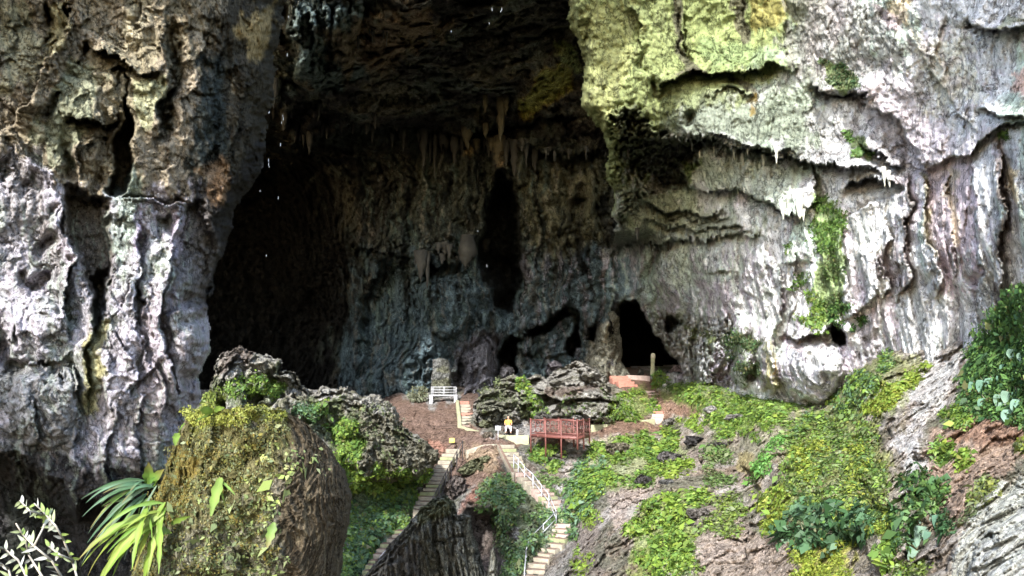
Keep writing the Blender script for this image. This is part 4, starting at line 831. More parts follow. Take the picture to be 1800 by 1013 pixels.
# stone pillar in the doorway
def loft(rings, cap=True):
    n = len(rings[0]); V = [p for r in rings for p in r]; F = []
    for i in range(len(rings) - 1):
        for j in range(n): F.append((i * n + j, i * n + (j + 1) % n, (i + 1) * n + (j + 1) % n, (i + 1) * n + j))
    if cap: F.append(tuple(reversed(range(n)))); F.append(tuple((len(rings) - 1) * n + j for j in range(n)))
    return V, F
def add(acc, V, F, C=None):
    k = len(acc[0]); acc[0].extend([tuple(float(x) for x in p) for p in V]); acc[1].extend([tuple(i + k for i in f) for f in F])
    if C is not None: acc[2].extend([C] * len(V))
def box(c, ax, ay, az, hx, hy, hz):
    c, ax, ay, az = [np.array(q, float) for q in (c, ax, ay, az)]
    V = [c + sx * hx * ax + sy * hy * ay + sz * hz * az for sx in (-1, 1) for sy in (-1, 1) for sz in (-1, 1)]
    return V, [(0, 1, 3, 2), (4, 6, 7, 5), (0, 4, 5, 1), (2, 3, 7, 6), (0, 2, 6, 4), (1, 5, 7, 3)]
def bar(p, q, r, n=6, r2=None):
    p, q = np.array(p, float), np.array(q, float); d = q - p; d /= np.linalg.norm(d) + 1e-9
    a = np.cross(d, (0, 0, 1.)) if abs(d[2]) < .9 else np.cross(d, (1., 0, 0)); a /= np.linalg.norm(a); b_ = np.cross(d, a)
    r2 = r if r2 is None else r2
    return loft([[p + r * (math.cos(2 * math.pi * k / n) * a + math.sin(2 * math.pi * k / n) * b_) for k in range(n)], [q + r2 * (math.cos(2 * math.pi * k / n) * a + math.sin(2 * math.pi * k / n) * b_) for k in range(n)]])
def mk(name, acc, mat, parent=None, smooth=False, bevel=0):
    o = mesh_np(name, np.array(acc[0]), acc[1], mat, np.array(acc[2]) if len(acc) > 2 and len(acc[2]) == len(acc[0]) else None, smooth)
    if parent:
        # keep world coordinates: parts are authored in world space
        o.parent = parent; o.matrix_parent_inverse.identity(); o.location = -parent.location
    if bevel:
        m = o.modifiers.new('bevel', 'BEVEL'); m.width = bevel; m.segments = 2; m.limit_method = 'ANGLE'
    return o
X, Y, Z = np.eye(3)

DIRT = (.15, .095, .07)
M_CONC = plain_mat('weathered_concrete', (.27, .24, .185), .9, 0, .4, 3, .02, DIRT)
M_CONCG = plain_mat('mossy_concrete', (.22, .235, .125), .9, 0, .4, 2.5, .02, DIRT)
M_BRICK = plain_mat('red_brick_earth', (.34, .15, .11), .9, 0, .35, 5, .02)
M_STEPP = plain_mat('pink_stone_step', (.36, .27, .23), .9, 0, .35, 4, .02, DIRT)
M_KERB = plain_mat('painted_kerb', (.29, .29, .18), .85, 0, .3, 2, .01)
M_RED = plain_mat('red_painted_wood', (.15, .052, .042), .6, 0, .2, 6, .004)
M_WHITE = plain_mat('white_paint', (.36, .36, .37), .6, 0, .15, 6, .003)
M_STEEL = plain_mat('galvanised_steel', (.42, .43, .47), .45, .3, .15, 12, .001)
M_IRON = plain_mat('dark_iron', (.10, .09, .09), .5, .3, .2, 12, .001)
M_YELLOW = plain_mat('yellow_paint', (.62, .50, .12), .7, 0, .2, 6, .003)
M_PSTONE = plain_mat('pillar_stone', (.28, .28, .17), .95, 0, .4, 5, .04)
M_PTOP = plain_mat('pillar_capstone', (.48, .44, .32), .95, 0, .3, 6, .03)

p0 = W(1147, 660, 70.5); pil = empty('stone_pillar', p0, 'thin upright stone pillar with a pale top at the dark doorway', 'pillar')
acc = ([], []); r_ = random.Random(4)
rings = []
for k in range(13):
    z = k * .135; rr = .24 - .004 * k + r_.uniform(-.025, .025); ox, oy = .008 * k + r_.uniform(-.02, .02), r_.uniform(-.02, .02)
    rings.append([p0 + np.array([ox + rr * math.cos(a) * (1 + r_.uniform(-.06, .06)), oy + rr * math.sin(a), z]) for a in np.linspace(0, 2 * math.pi, 10, endpoint=False)])
add(acc, *loft(rings)); mk('shaft', acc, M_PSTONE, pil, True)
acc = ([], []); rings = []
for z, rr in [(1.60, .19), (1.66, .24), (1.85, .235), (2.02, .20), (2.1, .11)]:
    rings.append([p0 + np.array([.11 + rr * math.cos(a) * (1 + r_.uniform(-.05, .05)), rr * math.sin(a), z]) for a in np.linspace(0, 2 * math.pi, 10, endpoint=False)])
add(acc, *loft(rings)); mk('capstone', acc, M_PTOP, pil, True)

# ------------------------------------------------------------------ STAIRS, one flight per thing, every step a part
def resample(path, n):
    p = np.array(path, float); P = W(p[:, 0], p[:, 1], p[:, 2]); d = np.r_[0, np.cumsum(np.linalg.norm(np.diff(P, axis=0), axis=1))]
    s = np.linspace(0, d[-1], n); return np.stack([np.interp(s, d, P[:, k]) for k in range(3)], 1)
STAIR_MATS = {}
def stairs(label, path, n, width, mats, side=None, gapw=0.0, rnd=3):
    """path from the top to the bottom, (u, v, distance) of the middle of the treads"""
    P = resample(path, n); root = empty('stone_stairs', P[0], label, 'stairs', None); r_ = random.Random(rnd)
    for i in range(n):
        a = P[max(0, i - 1)]; c = P[min(n - 1, i + 1)]; d = c - a; d[2] = 0; d /= np.linalg.norm(d) + 1e-9; w = np.array([-d[1], d[0], 0])
        run = np.linalg.norm((c - a)[:2]) / (2 if 0 < i < n - 1 else 1); rise = abs((c - a)[2]) / (2 if 0 < i < n - 1 else 1)
        wd = width * (1 + r_.uniform(-.07, .07)); acc = ([], [])
        jr = r_.uniform(-.11, .11); dd = np.array([d[0] * math.cos(jr) - d[1] * math.sin(jr), d[0] * math.sin(jr) + d[1] * math.cos(jr), 0]); ww = np.array([-dd[1], dd[0], 0])
        h = rise + .35
        add(acc, *box(P[i] + w * r_.uniform(-.09, .09) - Z * (h / 2) + Z * r_.uniform(-.035, .035), dd, ww, Z, run * .54, wd / 2, h / 2))
        mk('step', acc, mats[(i * 7 // 3 + r_.randrange(2)) % len(mats)], root, False, .03)
    return root, P
def rail(label, pts, h, mat, posts=None, nr=2, r=.025, name='handrail'):
    """pts: (u, v, distance) of the foot of the rail at every post"""
    p = np.array(pts, float); F = W(p[:, 0], p[:, 1], p[:, 2]); root = empty(name, F[0], label, 'handrail')
    for k in range(nr):
        acc = ([], []); z = h * (1 - k * .42)
        for a, c in zip(F[:-1], F[1:]): add(acc, *bar(a + Z * z, c + Z * z, r))
        mk('rail', acc, mat, root, True)
    for a in F:
        acc = ([], []); add(acc, *bar(a - Z * .5, a + Z * (h + .02), r * 1.25)); mk('post', acc, mat, root, True)
    return root
def lift(path, dt=-.35): return [(a, b_, c + dt) for a, b_, c in path]
stairs('straight flight of pale steps climbing beside the jagged rock ridge, left of centre', [(796, 790, 51.6), (786, 806, 50.6), (776, 826, 49.3), (765, 846, 48.0), (753, 870, 46.4), (741, 896, 44.9)], 16, 1.0, [M_CONC, M_CONCG, M_CONC], rnd=5)
stairs('lower run of steps cut off by the bottom edge, left of the fluted rock', [(712, 932, 42.4), (690, 955, 41.0), (668, 985, 39.4), (645, 1018, 37.8), (622, 1050, 36.6)], 13, 1.05, [M_CONCG, M_CONC], rnd=6)
stairs('winding flight of pale steps from the path down to the bottom edge, right of centre', [(889, 781, 50.2), (903, 805, 48.6), (917, 830, 47.0), (940, 852, 45.8), (962, 872, 44.6), (980, 888, 43.6), (991, 906, 42.5), (992, 930, 41.2), (978, 950, 40.2), (958, 970, 39.2), (943, 992, 38.1), (940, 1020, 36.9), (940, 1050, 35.8)], 33, 1.1, [M_CONC, M_STEPP, M_CONC, M_CONCG], rnd=7)
stairs('short flight of low steps in the red earth left of the rock mound', [(814, 706, 63.5), (816, 720, 61.4), (818, 735, 59.2), (820, 748, 57.4)], 9, 1.15, [M_BRICK, M_STEPP, M_CONC], rnd=8)
stairs('upper flight of pinkish steps curving up towards the stone pillar', [(1140, 688, 66), (1151, 696, 64.5), (1156, 708, 62.8), (1157, 720, 61), (1154, 734, 59)], 10, 1.0, [M_STEPP, M_BRICK, M_STEPP], rnd=9)
stairs('broad red brick steps at the top left of the doorway path', [(1086, 661, 71), (1094, 668, 69.5), (1102, 676, 68)], 4, 1.7, [M_BRICK], rnd=10)
rail('dark iron handrail on the right of the straight flight beside the rock ridge', lift([(813, 800, 50.8), (803, 818, 49.8), (793, 838, 48.5), (783, 858, 47.2), (772, 880, 45.8), (760, 905, 44.3)], 0), .95, M_IRON, r=.028)
rail('pale steel handrail leaning over the lowest steps at the bottom left of the fluted rock', [(712, 960, 41.0), (690, 985, 39.6), (668, 1012, 38.2), (650, 1040, 37)], .95, M_STEEL, r=.022)
rail('long grey steel handrail along the left side of the winding steps', [(903, 826, 47.4), (911, 834, 46.9), (922, 848, 46.2), (937, 862, 45.4), (952, 882, 44.4), (965, 898, 43.4), (978, 930, 41.6)], .95, M_STEEL, r=.024)
rail('grey steel handrail turning down to the bottom edge beside the winding steps', [(978, 930, 41.6), (955, 954, 40.4), (932, 978, 39.3), (925, 1000, 38.4), (922, 1040, 37)], .95, M_STEEL, r=.024)

def wall_along(name, label, pts, h, thick, mat, cat='kerb wall'):
    p = np.array(pts, float); F = W(p[:, 0], p[:, 1], p[:, 2]); acc = ([], [])
    # one continuous mitred strip
    T = np.gradient(F[:, :2], axis=0); T /= np.linalg.norm(T, axis=1)[:, None] + 1e-9; N = np.stack([-T[:, 1], T[:, 0]], 1)
    rings = []
    for f, n in zip(F, N):
        n3 = np.array([n[0], n[1], 0]) * thick / 2; rings.append([f - n3 - Z * .6, f + n3 - Z * .6, f + n3 + Z * h, f - n3 + Z * h])
    add(acc, *loft(rings)); o = mk(name, acc, mat, None, False, .02); return tag(o, label, cat)
wall_along('kerb_wall', 'low pale yellow painted wall curving between the red earth steps and the platform', [(806, 756, 56.8), (818, 761, 56.2), (834, 766, 55.2), (850, 770, 54.4), (870, 774, 53.6), (890, 776, 53.0), (910, 776, 52.6), (930, 776, 52.4)], .42, .22, M_KERB)
wall_along('kerb_wall', 'thin pale kerb running right from the platform along the path', [(1040, 750, 55), (1066, 749, 56), (1093, 748, 56.6)], .12, .2, M_KERB)
wall_along('kerb_wall', 'short stepped kerb at the foot of the upper pinkish stairs', [(1097, 745, 57), (1123, 743, 57.6), (1150, 740, 58.2)], .16, .2, M_KERB)
wall_along('kerb_wall', 'thin pale edging stone of the path below the dark doorway', [(1093, 661, 71.5), (1118, 662, 71.5), (1143, 663, 71.0)], .10, .2, M_STEPP)
wall_along('kerb_wall', 'thin pale edging line across the top of the rock mound', [(970, 684, 63.4), (1000, 684, 63.6), (1030, 685, 63.2), (1058, 684, 63.4)], .10, .18, M_STEPP)
wall_along('kerb_wall', 'pale stepped edge on the left side of the red earth steps', [(804, 707, 63.0), (805, 720, 61.0), (807, 735, 58.9), (808, 751, 57.0)], .18, .28, M_KERB)
wall_along('kerb_wall', 'pale slab edge along the left of the top of the winding steps', [(876, 782, 49.9), (884, 798, 48.8), (893, 815, 47.6), (902, 832, 46.4)], .06, .18, M_CONC)
wall_along('path_edge', 'pale worn concrete strip joining the tops of the two lower flights', [(818, 792, 51.2), (836, 786, 51.4), (856, 782, 51.2), (876, 781, 50.6)], .03, .9, M_CONC, 'path edge')

# ------------------------------------------------------------------ RED VIEWING PLATFORM
A = W(933, 763, 50.5); zd = A[2]; Bp = W(1015, 766.6, 47.0); Bp[2] = zd; Cc = W(1036, 763.6, 49.9); Cc[2] = zd
Dd = A + (Cc - Bp); deck = empty('viewing_platform', A, 'red wooden viewing platform with lattice railings standing on posts beside the path', 'platform')
ex = (Bp - A) / np.linalg.norm(Bp - A); ey = (Cc - Bp) / np.linalg.norm(Cc - Bp); L1, L2 = np.linalg.norm(Bp - A), np.linalg.norm(Cc - Bp)
acc = ([], [])
for k in range(22): # planks
    c = A + ex * (L1 * (k + .5) / 22) + ey * L2 / 2; add(acc, *box(c + Z * -.02, ex, ey, Z, L1 / 22 / 2 - .008, L2 / 2 + .05, .02))
mk('deck_boards', acc, M_RED, deck)
for p, q, ln in ((A, Bp, 'beam'), (Bp, Cc, 'beam'), (Cc, Dd, 'beam'), (Dd, A, 'beam')):
    d = (q - p) / np.linalg.norm(q - p); n = np.cross(d, Z); acc = ([], []); add(acc, *box((p + q) / 2 - Z * .13, d, n, Z, np.linalg.norm(q - p) / 2, .04, .085)); mk('beam', acc, M_RED, deck)
for k in range(1, 6):
    c = A + ex * L1 * k / 6 - Z * .13; acc = ([], []); add(acc, *box(c + ey * L2 / 2, ex, ey, Z, .035, L2 / 2 + .12, .06)); mk('joist', acc, M_RED, deck)
rh = .95
posts = [A, A + ex * L1 / 3, A + ex * 2 * L1 / 3, Bp, Bp + ey * L2 / 2, Cc, Dd + ex * 2 * L1 / 3, Dd + ex * L1 / 3, Dd]
foot = [1.25, 1.45, 1.5, .85, .9, .6, .9, .9, .8]
for P_, f_ in zip(posts, foot):
    top = rh + .06 if P_ is not posts[-1] or True else 0
    acc = ([], []); add(acc, *box(P_ + Z * (top - f_) / 2, ex, ey, Z, .06, .06, (top + f_) / 2)); add(acc, *box(P_ + Z * (top + .02), ex, ey, Z, .085, .085, .025)); mk('post', acc, M_RED, deck)
def lattice(p, q, n):
    d = (q - p); Ln = np.linalg.norm(d); d = d / Ln; nn = np.cross(d, Z); acc = ([], [])
    for z, w in ((rh, .045), (.12, .035), (.53, .02)): add(acc, *box((p + q) / 2 + Z * z, d, nn, Z, Ln / 2, .03, w))
    m = max(2, int(round(Ln / .5)))
    for i in range(m):
        a0, a1 = p + d * Ln * i / m, p + d * Ln * (i + 1) / m
        for z0, z1 in ((.12, .53), (.53, rh)):
            add(acc, *bar(a0 + Z * z0, a1 + Z * z1, .021, 4)); add(acc, *bar(a0 + Z * z1, a1 + Z * z0, .021, 4))
        if i: add(acc, *box(a0 + Z * (rh + .12) / 2, d, nn, Z, .018, .02, (rh - .12) / 2))
    mk('lattice_railing', acc, M_RED, deck)
for i in range(3): lattice(A + ex * L1 * i / 3, A + ex * L1 * (i + 1) / 3, 4)
lattice(Bp, Cc, 4)
for z in (rh, .5):
    acc = ([], []); add(acc, *bar(Dd + Z * z, Dd + ex * L1 * .66 + Z * z, .03, 4)); mk('rail', acc, M_RED, deck)

# ------------------------------------------------------------------ WHITE RAILED STAND
S0 = W(758, 704.5, 65); pen = empty('railed_stand', S0, 'white railed stand with thick legs in front of the pale stalagmite column', 'railing')
wx, wy = 2.15, .9
for sx in (0, 1):
    for sy in (0, 1):
        acc = ([], []); add(acc, *box(S0 + X * wx * sx + Y * wy * sy + Z * .05, X, Y, Z, .14, .14, .35)); mk('leg', acc, M_WHITE, pen, False, .01)
acc = ([], []); add(acc, *box(S0 + X * wx / 2 + Y * wy / 2 + Z * .45, X, Y, Z, wx / 2 + .16, wy / 2 + .16, .055)); mk('slab', acc, M_WHITE, pen, False, .01)
for z in (.72, .95, 1.2):
    acc = ([], [])
    for a, c in (((0, 0), (1, 0)), ((1, 0), (1, 1)), ((1, 1), (0, 1)), ((0, 1), (0, 0))): add(acc, *bar(S0 + X * wx * a[0] + Y * wy * a[1] + Z * z, S0 + X * wx * c[0] + Y * wy * c[1] + Z * z, .028))
    mk('rail', acc, M_WHITE, pen, True)
for a in ((0, 0), (.5, 0), (1, 0), (1, 1), (.5, 1), (0, 1), (.93, 0), (.08, 0)):
    acc = ([], []); add(acc, *bar(S0 + X * wx * a[0] + Y * wy * a[1] + Z * .48, S0 + X * wx * a[0] + Y * wy * a[1] + Z * 1.22, .03)); mk('post', acc, M_WHITE, pen, True)

# ------------------------------------------------------------------ SIGN, YELLOW SLAB, MARKER STONE
g0 = W(875.5, 776, 51.9); sg = empty('sign', g0, 'small white sign board on a thin post in front of the pale kerb wall', 'sign')
acc = ([], []); add(acc, *bar(g0 - Z * .2, g0 + Z * .8, .022)); mk('post', acc, M_STEEL, sg, True)
acc = ([], []); add(acc, *box(g0 + Z * .9 - Y * .03, X, Y, Z, .2, .015, .15)); mk('board', acc, M_WHITE, sg, False, .005)
acc = ([], []); add(acc, *box(g0 + Z * .9 - Y * .047, X, Y, Z, .21, .006, .012)); add(acc, *box(g0 + Z * 1.06 - Y * .03, X, Y, Z, .22, .03, .015)); mk('frame', acc, M_STEEL, sg)
y0 = W(794.5, 776.5, 52.6); acc = ([], []); add(acc, *box(y0 + Z * .06, (math.cos(.1), math.sin(.1), 0), (-math.sin(.1), math.cos(.1), 0), Z, .19, .12, .14)); add(acc, *box(y0 + Z * .22, X, Y, Z, .16, .09, .03))
tag(mk('marker_block', acc, M_YELLOW, None, False, .02), 'small yellow painted block above the top of the straight left flight', 'block')
y0 = W(909.5, 765, 52.9); acc = ([], []); add(acc, *loft([[y0 + np.array([r * math.cos(a), r * math.sin(a), z]) for a in np.linspace(0, 2 * math.pi, 9, endpoint=False)] for z, r in ((-.2, .11), (.28, .10), (.38, .07))]))
tag(mk('marker_stone', acc, M_WHITE, None, True), 'small pale round marker stone on the path right of the seated person', 'marker stone')

# ------------------------------------------------------------------ SEATED PERSON
def skin_fig(name, chains, radii, mat, parent, sub=2):
    """chains: dict name->(pos, radius); edges list"""
    names = list(chains); me = bpy.data.meshes.new(name); me.from_pydata([tuple(chains[n][0]) for n in names], [(names.index(a), names.index(b_)) for a, b_ in radii], [])
    o = bpy.data.objects.new(name, me); COL.objects.link(o); sk = o.modifiers.new('skin', 'SKIN'); sk.use_smooth_shade = True
    for i, n in enumerate(names):
        r = chains[n][1]; me.skin_vertices[0].data[i].radius = (r, r) if not isinstance(r, tuple) else r
    me.skin_vertices[0].data[0].use_root = True
    m = o.modifiers.new('sub', 'SUBSURF'); m.levels = m.render_levels = sub; me.materials.append(mat)
    if parent: o.parent = parent
    return o
M_SKIN = plain_mat('skin', (.42, .25, .17), .6, 0, .05, 10, .001); M_SHIRT = plain_mat('orange_yellow_shirt', (.70, .36, .07), .9, 0, .15, 14, .006); M_TROU = plain_mat('pale_trousers', (.60, .56, .58), .9, 0, .15, 14, .006)
M_HAIR = plain_mat('black_hair', (.03, .025, .02), .8, 0, .2, 30, .004); M_SHOE = plain_mat('dark_shoes', (.08, .07, .07), .7, 0, .2, 20, .002)
seat = W(893.5, 752.0, 54.0); per = empty('person', (seat[0], seat[1], seat[2] - .42), 'person in an orange yellow shirt and pale trousers sitting on a rock beside the path', 'person')
per.rotation_euler = (0, 0, 0); zz = .42
body = {'pelvis': ((0, .05, zz + .08), (.15, .12)), 'waist': ((0, .04, zz + .25), (.14, .11)), 'chest': ((0, .0, zz + .42), (.17, .12)), 'neckb': ((0, -.02, zz + .56), (.07, .07)), 'neck': ((0, -.04, zz + .62), (.05, .05)), 'head0': ((0, -.06, zz + .69), (.075, .085)), 'head': ((0, -.065, zz + .77), (.082, .098)), 'crown': ((0, -.055, zz + .84), (.06, .07))}
ed = [('pelvis', 'waist'), ('waist', 'chest'), ('chest', 'neckb'), ('neckb', 'neck'), ('neck', 'head0'), ('head0', 'head'), ('head', 'crown')]
for s_, tg in ((-1, 'l'), (1, 'r')):
    body.update({tg + 'sh': ((s_ * .19, 0, zz + .50), .06), tg + 'el': ((s_ * .26, -.10, zz + .24), .043), tg + 'wr': ((s_ * .14, -.34, zz + .17), .03), tg + 'hd': ((s_ * .10, -.42, zz + .15), (.042, .022)),
                 tg + 'hip': ((s_ * .10, -.0, zz + .06), .09), tg + 'kn': ((s_ * .17, -.44, zz + .07), .065), tg + 'an': ((s_ * .18, -.48, .09), .042), tg + 'ft': ((s_ * .20, -.62, .045), (.045, .035))})
    ed += [('chest', tg + 'sh'), (tg + 'sh', tg + 'el'), (tg + 'el', tg + 'wr'), (tg + 'wr', tg + 'hd'), ('pelvis', tg + 'hip'), (tg + 'hip', tg + 'kn'), (tg + 'kn', tg + 'an'), (tg + 'an', tg + 'ft')]
    for q in range(4): body[tg + 'f%d' % q] = ((s_ * (.075 + .018 * q), -.485 - .01 * (q in (1, 2)), zz + .135 - .008 * q), .009); ed.append((tg + 'hd', tg + 'f%d' % q))
    body[tg + 'th'] = ((s_ * .06, -.43, zz + .165), .010); ed.append((tg + 'hd', tg + 'th'))
skin_fig('body', body, ed, M_SKIN, per)
sh = {'w0': ((0, .05, zz + .10), (.165, .135)), 'w1': ((0, .04, zz + .26), (.16, .13)), 'c': ((0, 0, zz + .43), (.19, .14)), 'n': ((0, -.015, zz + .545), (.09, .085))}
se = [('w0', 'w1'), ('w1', 'c'), ('c', 'n')]
for s_, tg in ((-1, 'l'), (1, 'r')):
    sh.update({tg + 's': ((s_ * .195, 0, zz + .50), .078), tg + 'e': ((s_ * .25, -.07, zz + .30), .062)}); se += [('c', tg + 's'), (tg + 's', tg + 'e')]
skin_fig('shirt', sh, se, M_SHIRT, per)
tr = {'p': ((0, .05, zz + .07), (.175, .135))}; te = []
for s_, tg in ((-1, 'l'), (1, 'r')):
    tr.update({tg + 'h': ((s_ * .10, -.02, zz + .06), .105), tg + 'k': ((s_ * .17, -.45, zz + .07), .085), tg + 'a': ((s_ * .18, -.48, .13), .062)}); te += [('p', tg + 'h'), (tg + 'h', tg + 'k'), (tg + 'k', tg + 'a')]
skin_fig('trousers', tr, te, M_TROU, per)
skin_fig('hair', {'a': ((0, -.005, zz + .82), (.088, .088)), 'b': ((0, -.03, zz + .875), (.072, .07)), 'c': ((0, .015, zz + .74), (.075, .06))}, [('a', 'b'), ('a', 'c')], M_HAIR, per)
for s_ in (-1, 1):
    skin_fig('shoe', {'a': ((s_ * .18, -.46, .05), .052), 'b': ((s_ * .20, -.64, .04), (.05, .04))}, [('a', 'b')], M_SHOE, per)
boulder('boulder', 894, 760, 15, 9, 54.9, 'low brown rock the person in the yellow shirt is sitting on', (.27, .19, .15), 51)
# ------------------------------------------------------------------ VEGETATION
BRIGHT = [(.17, .26, .035), (.13, .22, .04), (.21, .27, .045)]; MIDG = [(.09, .17, .04), (.13, .22, .05), (.06, .12, .035)]; DEEP = [(.035, .085, .03), (.06, .13, .05), (.03, .06, .025)]
BLUE = [(.10, .18, .11), (.14, .22, .14), (.07, .13, .08)]; YEL = [(.22, .27, .035), (.17, .24, .04), (.27, .28, .05)]; DULL = [(.13, .16, .07), (.17, .19, .10), (.09, .12, .05)]; MOSSY = [(.19, .18, .04), (.24, .18, .04), (.12, .12, .04), (.09, .075, .035)]

def normals(S, u, v, e=7):
    P = W(u, v, S.at(u, v)); A = W(u + e, v, S.at(u + e, v)) - W(u - e, v, S.at(u - e, v)); B = W(u, v - e, S.at(u, v - e)) - W(u, v + e, S.at(u, v + e))
    n = np.cross(A, B); n /= np.linalg.norm(n, axis=-1, keepdims=True) + 1e-9
    n = np.where((n * P).sum(-1, keepdims=True) > 0, -n, n); return P, n

def leaf_quads(P, n, size, aspect, cols, hang=.3, stand=.4, seed=0, split=True):
    r = np.random.default_rng(seed); N = len(P)
    d = r.normal(size=(N, 3)); d -= (d * n).sum(-1, keepdims=True) * n; d /= np.linalg.norm(d, axis=-1, keepdims=True) + 1e-9
    d = d + n * stand * r.random((N, 1)) * 1.6 - np.array([0, 0, 1.]) * hang * (.5 + r.random((N, 1))); d /= np.linalg.norm(d, axis=-1, keepdims=True)
    nn = n + .5 * r.normal(size=(N, 3)); w = np.cross(d, nn); w /= np.linalg.norm(w, axis=-1, keepdims=True) + 1e-9; up = np.cross(w, d)
    L = (size * (.45 + 1.0 * r.random(N) ** 1.6) * np.where(r.random(N) < .07, 2.1, 1))[:, None]; Wd = L * aspect
    V = np.stack([P, P + d * L * .45 + w * Wd * .5 + up * L * .10, P + d * L, P + d * L * .45 - w * Wd * .5 + up * L * .10], 1)
    V[:, 2] -= up * L * .12
    F = (np.arange(N)[:, None] * 4 + np.arange(4)[None]).astype(np.int32)
    cc = np.array(cols)[r.integers(0, len(cols), N)] * (.65 + .6 * r.random((N, 1))); cc = np.where(r.random((N, 1)) < .05, np.array([[.16, .11, .05]]), cc)
    C = np.repeat(cc, 4, 0)
    return V.reshape(-1, 3), F, C

def inside(pts, n, r, noise=None, thr=-.1, sc=28, seed=0):
    p = np.array(pts, float); x0, y0 = p.min(0); x1, y1 = p.max(0); U = []; V = []
    tot = 0
    while tot < n:
        u = r.uniform(x0 - 12, x1 + 12, n * 2); v = r.uniform(y0 - 12, y1 + 12, n * 2)
        q = np.stack([u / sc, v / sc, np.full(u.shape, seed * 2.7)], -1); nz = fbm(q, 3)
        d = pg(u, v, pts); k = (d + 14 * nz > 0) & (nz > thr); U.append(u[k]); V.append(v[k]); tot += k.sum()
        if k.sum() == 0: break
    return np.concatenate(U)[:n], np.concatenate(V)[:n]

def cover(label, S, patches, name='ground_cover', hang=.25):
    """patches: (outline, clumps, leaves per clump, clump radius px, leaf px, colours[, threshold])"""
    VV, FF, CC = [], [], []; k0 = 0
    for i, pt in enumerate(patches):
        pts, nc, per, rc, lp, cols = pt[:6]; thr = pt[6] if len(pt) > 6 else -.03
        r = np.random.default_rng(abs(hash((round(pts[0][0]), nc, i))) % 9999)
        u, v = inside(pts, nc, r, thr=thr, seed=i + 1)
        cj = r.integers(0, len(cols), len(u))
        uu = np.repeat(u, per); vv = np.repeat(v, per); cr = np.repeat(.5 + r.random(len(u)), per)
        a = r.uniform(0, 6.283, len(uu)); rho = np.sqrt(r.random(len(uu)))
        uu = uu + np.cos(a) * rho * rc * cr; vv = vv + np.sin(a) * rho * rc * .7 * cr
        P, n = normals(S, uu, vv); t = S.at(uu, vv)
        P = P + (n + np.array([0, 0, .4])) * ((1 - rho ** 2) * rc * .75 * cr * r.random(len(uu)) * t / FPX)[:, None]
        base = np.array(cols)[np.repeat(cj, per)]
        V, F, C = leaf_quads(P, n, lp * t / FPX, .55, cols, hang=hang, seed=i)
        C = C * .55 + np.repeat(base, 4, 0) * .45
        VV.append(V); FF.append(F + k0); CC.append(C); k0 += len(V)
    o = mesh_np(name, np.concatenate(VV), np.concatenate(FF), M_LEAF, np.clip(np.concatenate(CC), .01, .6), False)
    return tag(o, label, 'ground plants', None, 'stuff')

G = GROUND
cover('bright green low plants covering the slope below the red platform', G, [
    ([(1050, 785), (1120, 765), (1190, 765), (1200, 800), (1150, 850), (1080, 850), (1040, 880), (1010, 900), (1010, 840)], 420, 26, 9, 6, BRIGHT + MIDG),
    ([(1005, 830), (1050, 800), (1060, 860), (1020, 910), (1000, 960), (990, 880)], 160, 24, 9, 6, BLUE + MIDG), ([(930, 785), (985, 790), (1005, 800), (960, 830), (935, 815)], 80, 22, 7, 5.5, MIDG + BRIGHT), ([(935, 830), (975, 830), (985, 870), (960, 865)], 40, 20, 7, 5, DULL + MIDG)])
cover('vivid yellow green plants spilling down the middle of the right slope', G, [
    ([(1130, 895), (1190, 870), (1235, 868), (1235, 900), (1200, 940), (1220, 980), (1180, 1030), (1110, 1030), (1130, 960), (1105, 930)], 460, 26, 10, 7, BRIGHT + BRIGHT + MIDG),
    ([(1240, 880), (1300, 880), (1310, 920), (1250, 980), (1210, 1020), (1210, 960)], 150, 24, 9, 6, DULL + BRIGHT), ([(1020, 900), (1045, 895), (1050, 910), (1030, 925)], 30, 20, 7, 5, BRIGHT), ([(1010, 965), (1030, 960), (1040, 1000), (1015, 1013)], 30, 20, 7, 5, BRIGHT),
    ([(1140, 820), (1210, 810), (1205, 835), (1150, 840)], 60, 20, 8, 6, BRIGHT), ([(1230, 790), (1290, 800), (1290, 850), (1250, 850)], 90, 22, 9, 6, DULL + MIDG), ([(1330, 810), (1375, 770), (1360, 810), (1320, 845)], 60, 24, 8, 6, [(.10, .24, .06), (.14, .28, .06)])])
cover('green plants on the cave floor right of the stone pillar', G, [
    ([(1160, 668), (1230, 665), (1330, 692), (1420, 706), (1340, 735), (1240, 728), (1190, 705)], 420, 22, 8, 4.5, MIDG + BRIGHT, -.2), ([(1240, 745), (1380, 722), (1440, 702), (1330, 765), (1260, 770)], 260, 22, 8, 5, MIDG + BRIGHT),
    ([(1150, 655), (1168, 655), (1172, 672), (1152, 675)], 30, 24, 6, 4.5, BRIGHT), ([(1095, 695), (1148, 700), (1146, 735), (1095, 738)], 100, 20, 6, 4.5, BRIGHT + MIDG), ([(1190, 745), (1230, 738), (1235, 760), (1195, 765)], 50, 20, 6, 4.5, BRIGHT)])
cover('green leafy plants hanging on the steep bank left of the fluted rock', G, [
    ([(625, 830), (700, 830), (740, 850), (735, 890), (700, 930), (660, 970), (620, 1013), (600, 1040), (612, 900)], 620, 26, 9, 5.5, MIDG + BRIGHT + BLUE), ([(660, 830), (735, 840), (738, 870), (690, 880)], 90, 22, 8, 5, BRIGHT + MIDG), ([(620, 920), (690, 900), (680, 960), (620, 1010)], 200, 24, 9, 6, DEEP + BLUE)])
cover('dull green creepers on the bank between the two lower staircases', G, [
    ([(850, 850), (905, 850), (960, 885), (980, 910), (975, 945), (930, 970), (915, 1013), (890, 1030), (885, 940), (850, 900)], 480, 24, 9, 5.5, DULL + MIDG + BLUE), ([(845, 850), (900, 845), (930, 880), (870, 890)], 90, 22, 8, 5.5, BLUE + MIDG)])
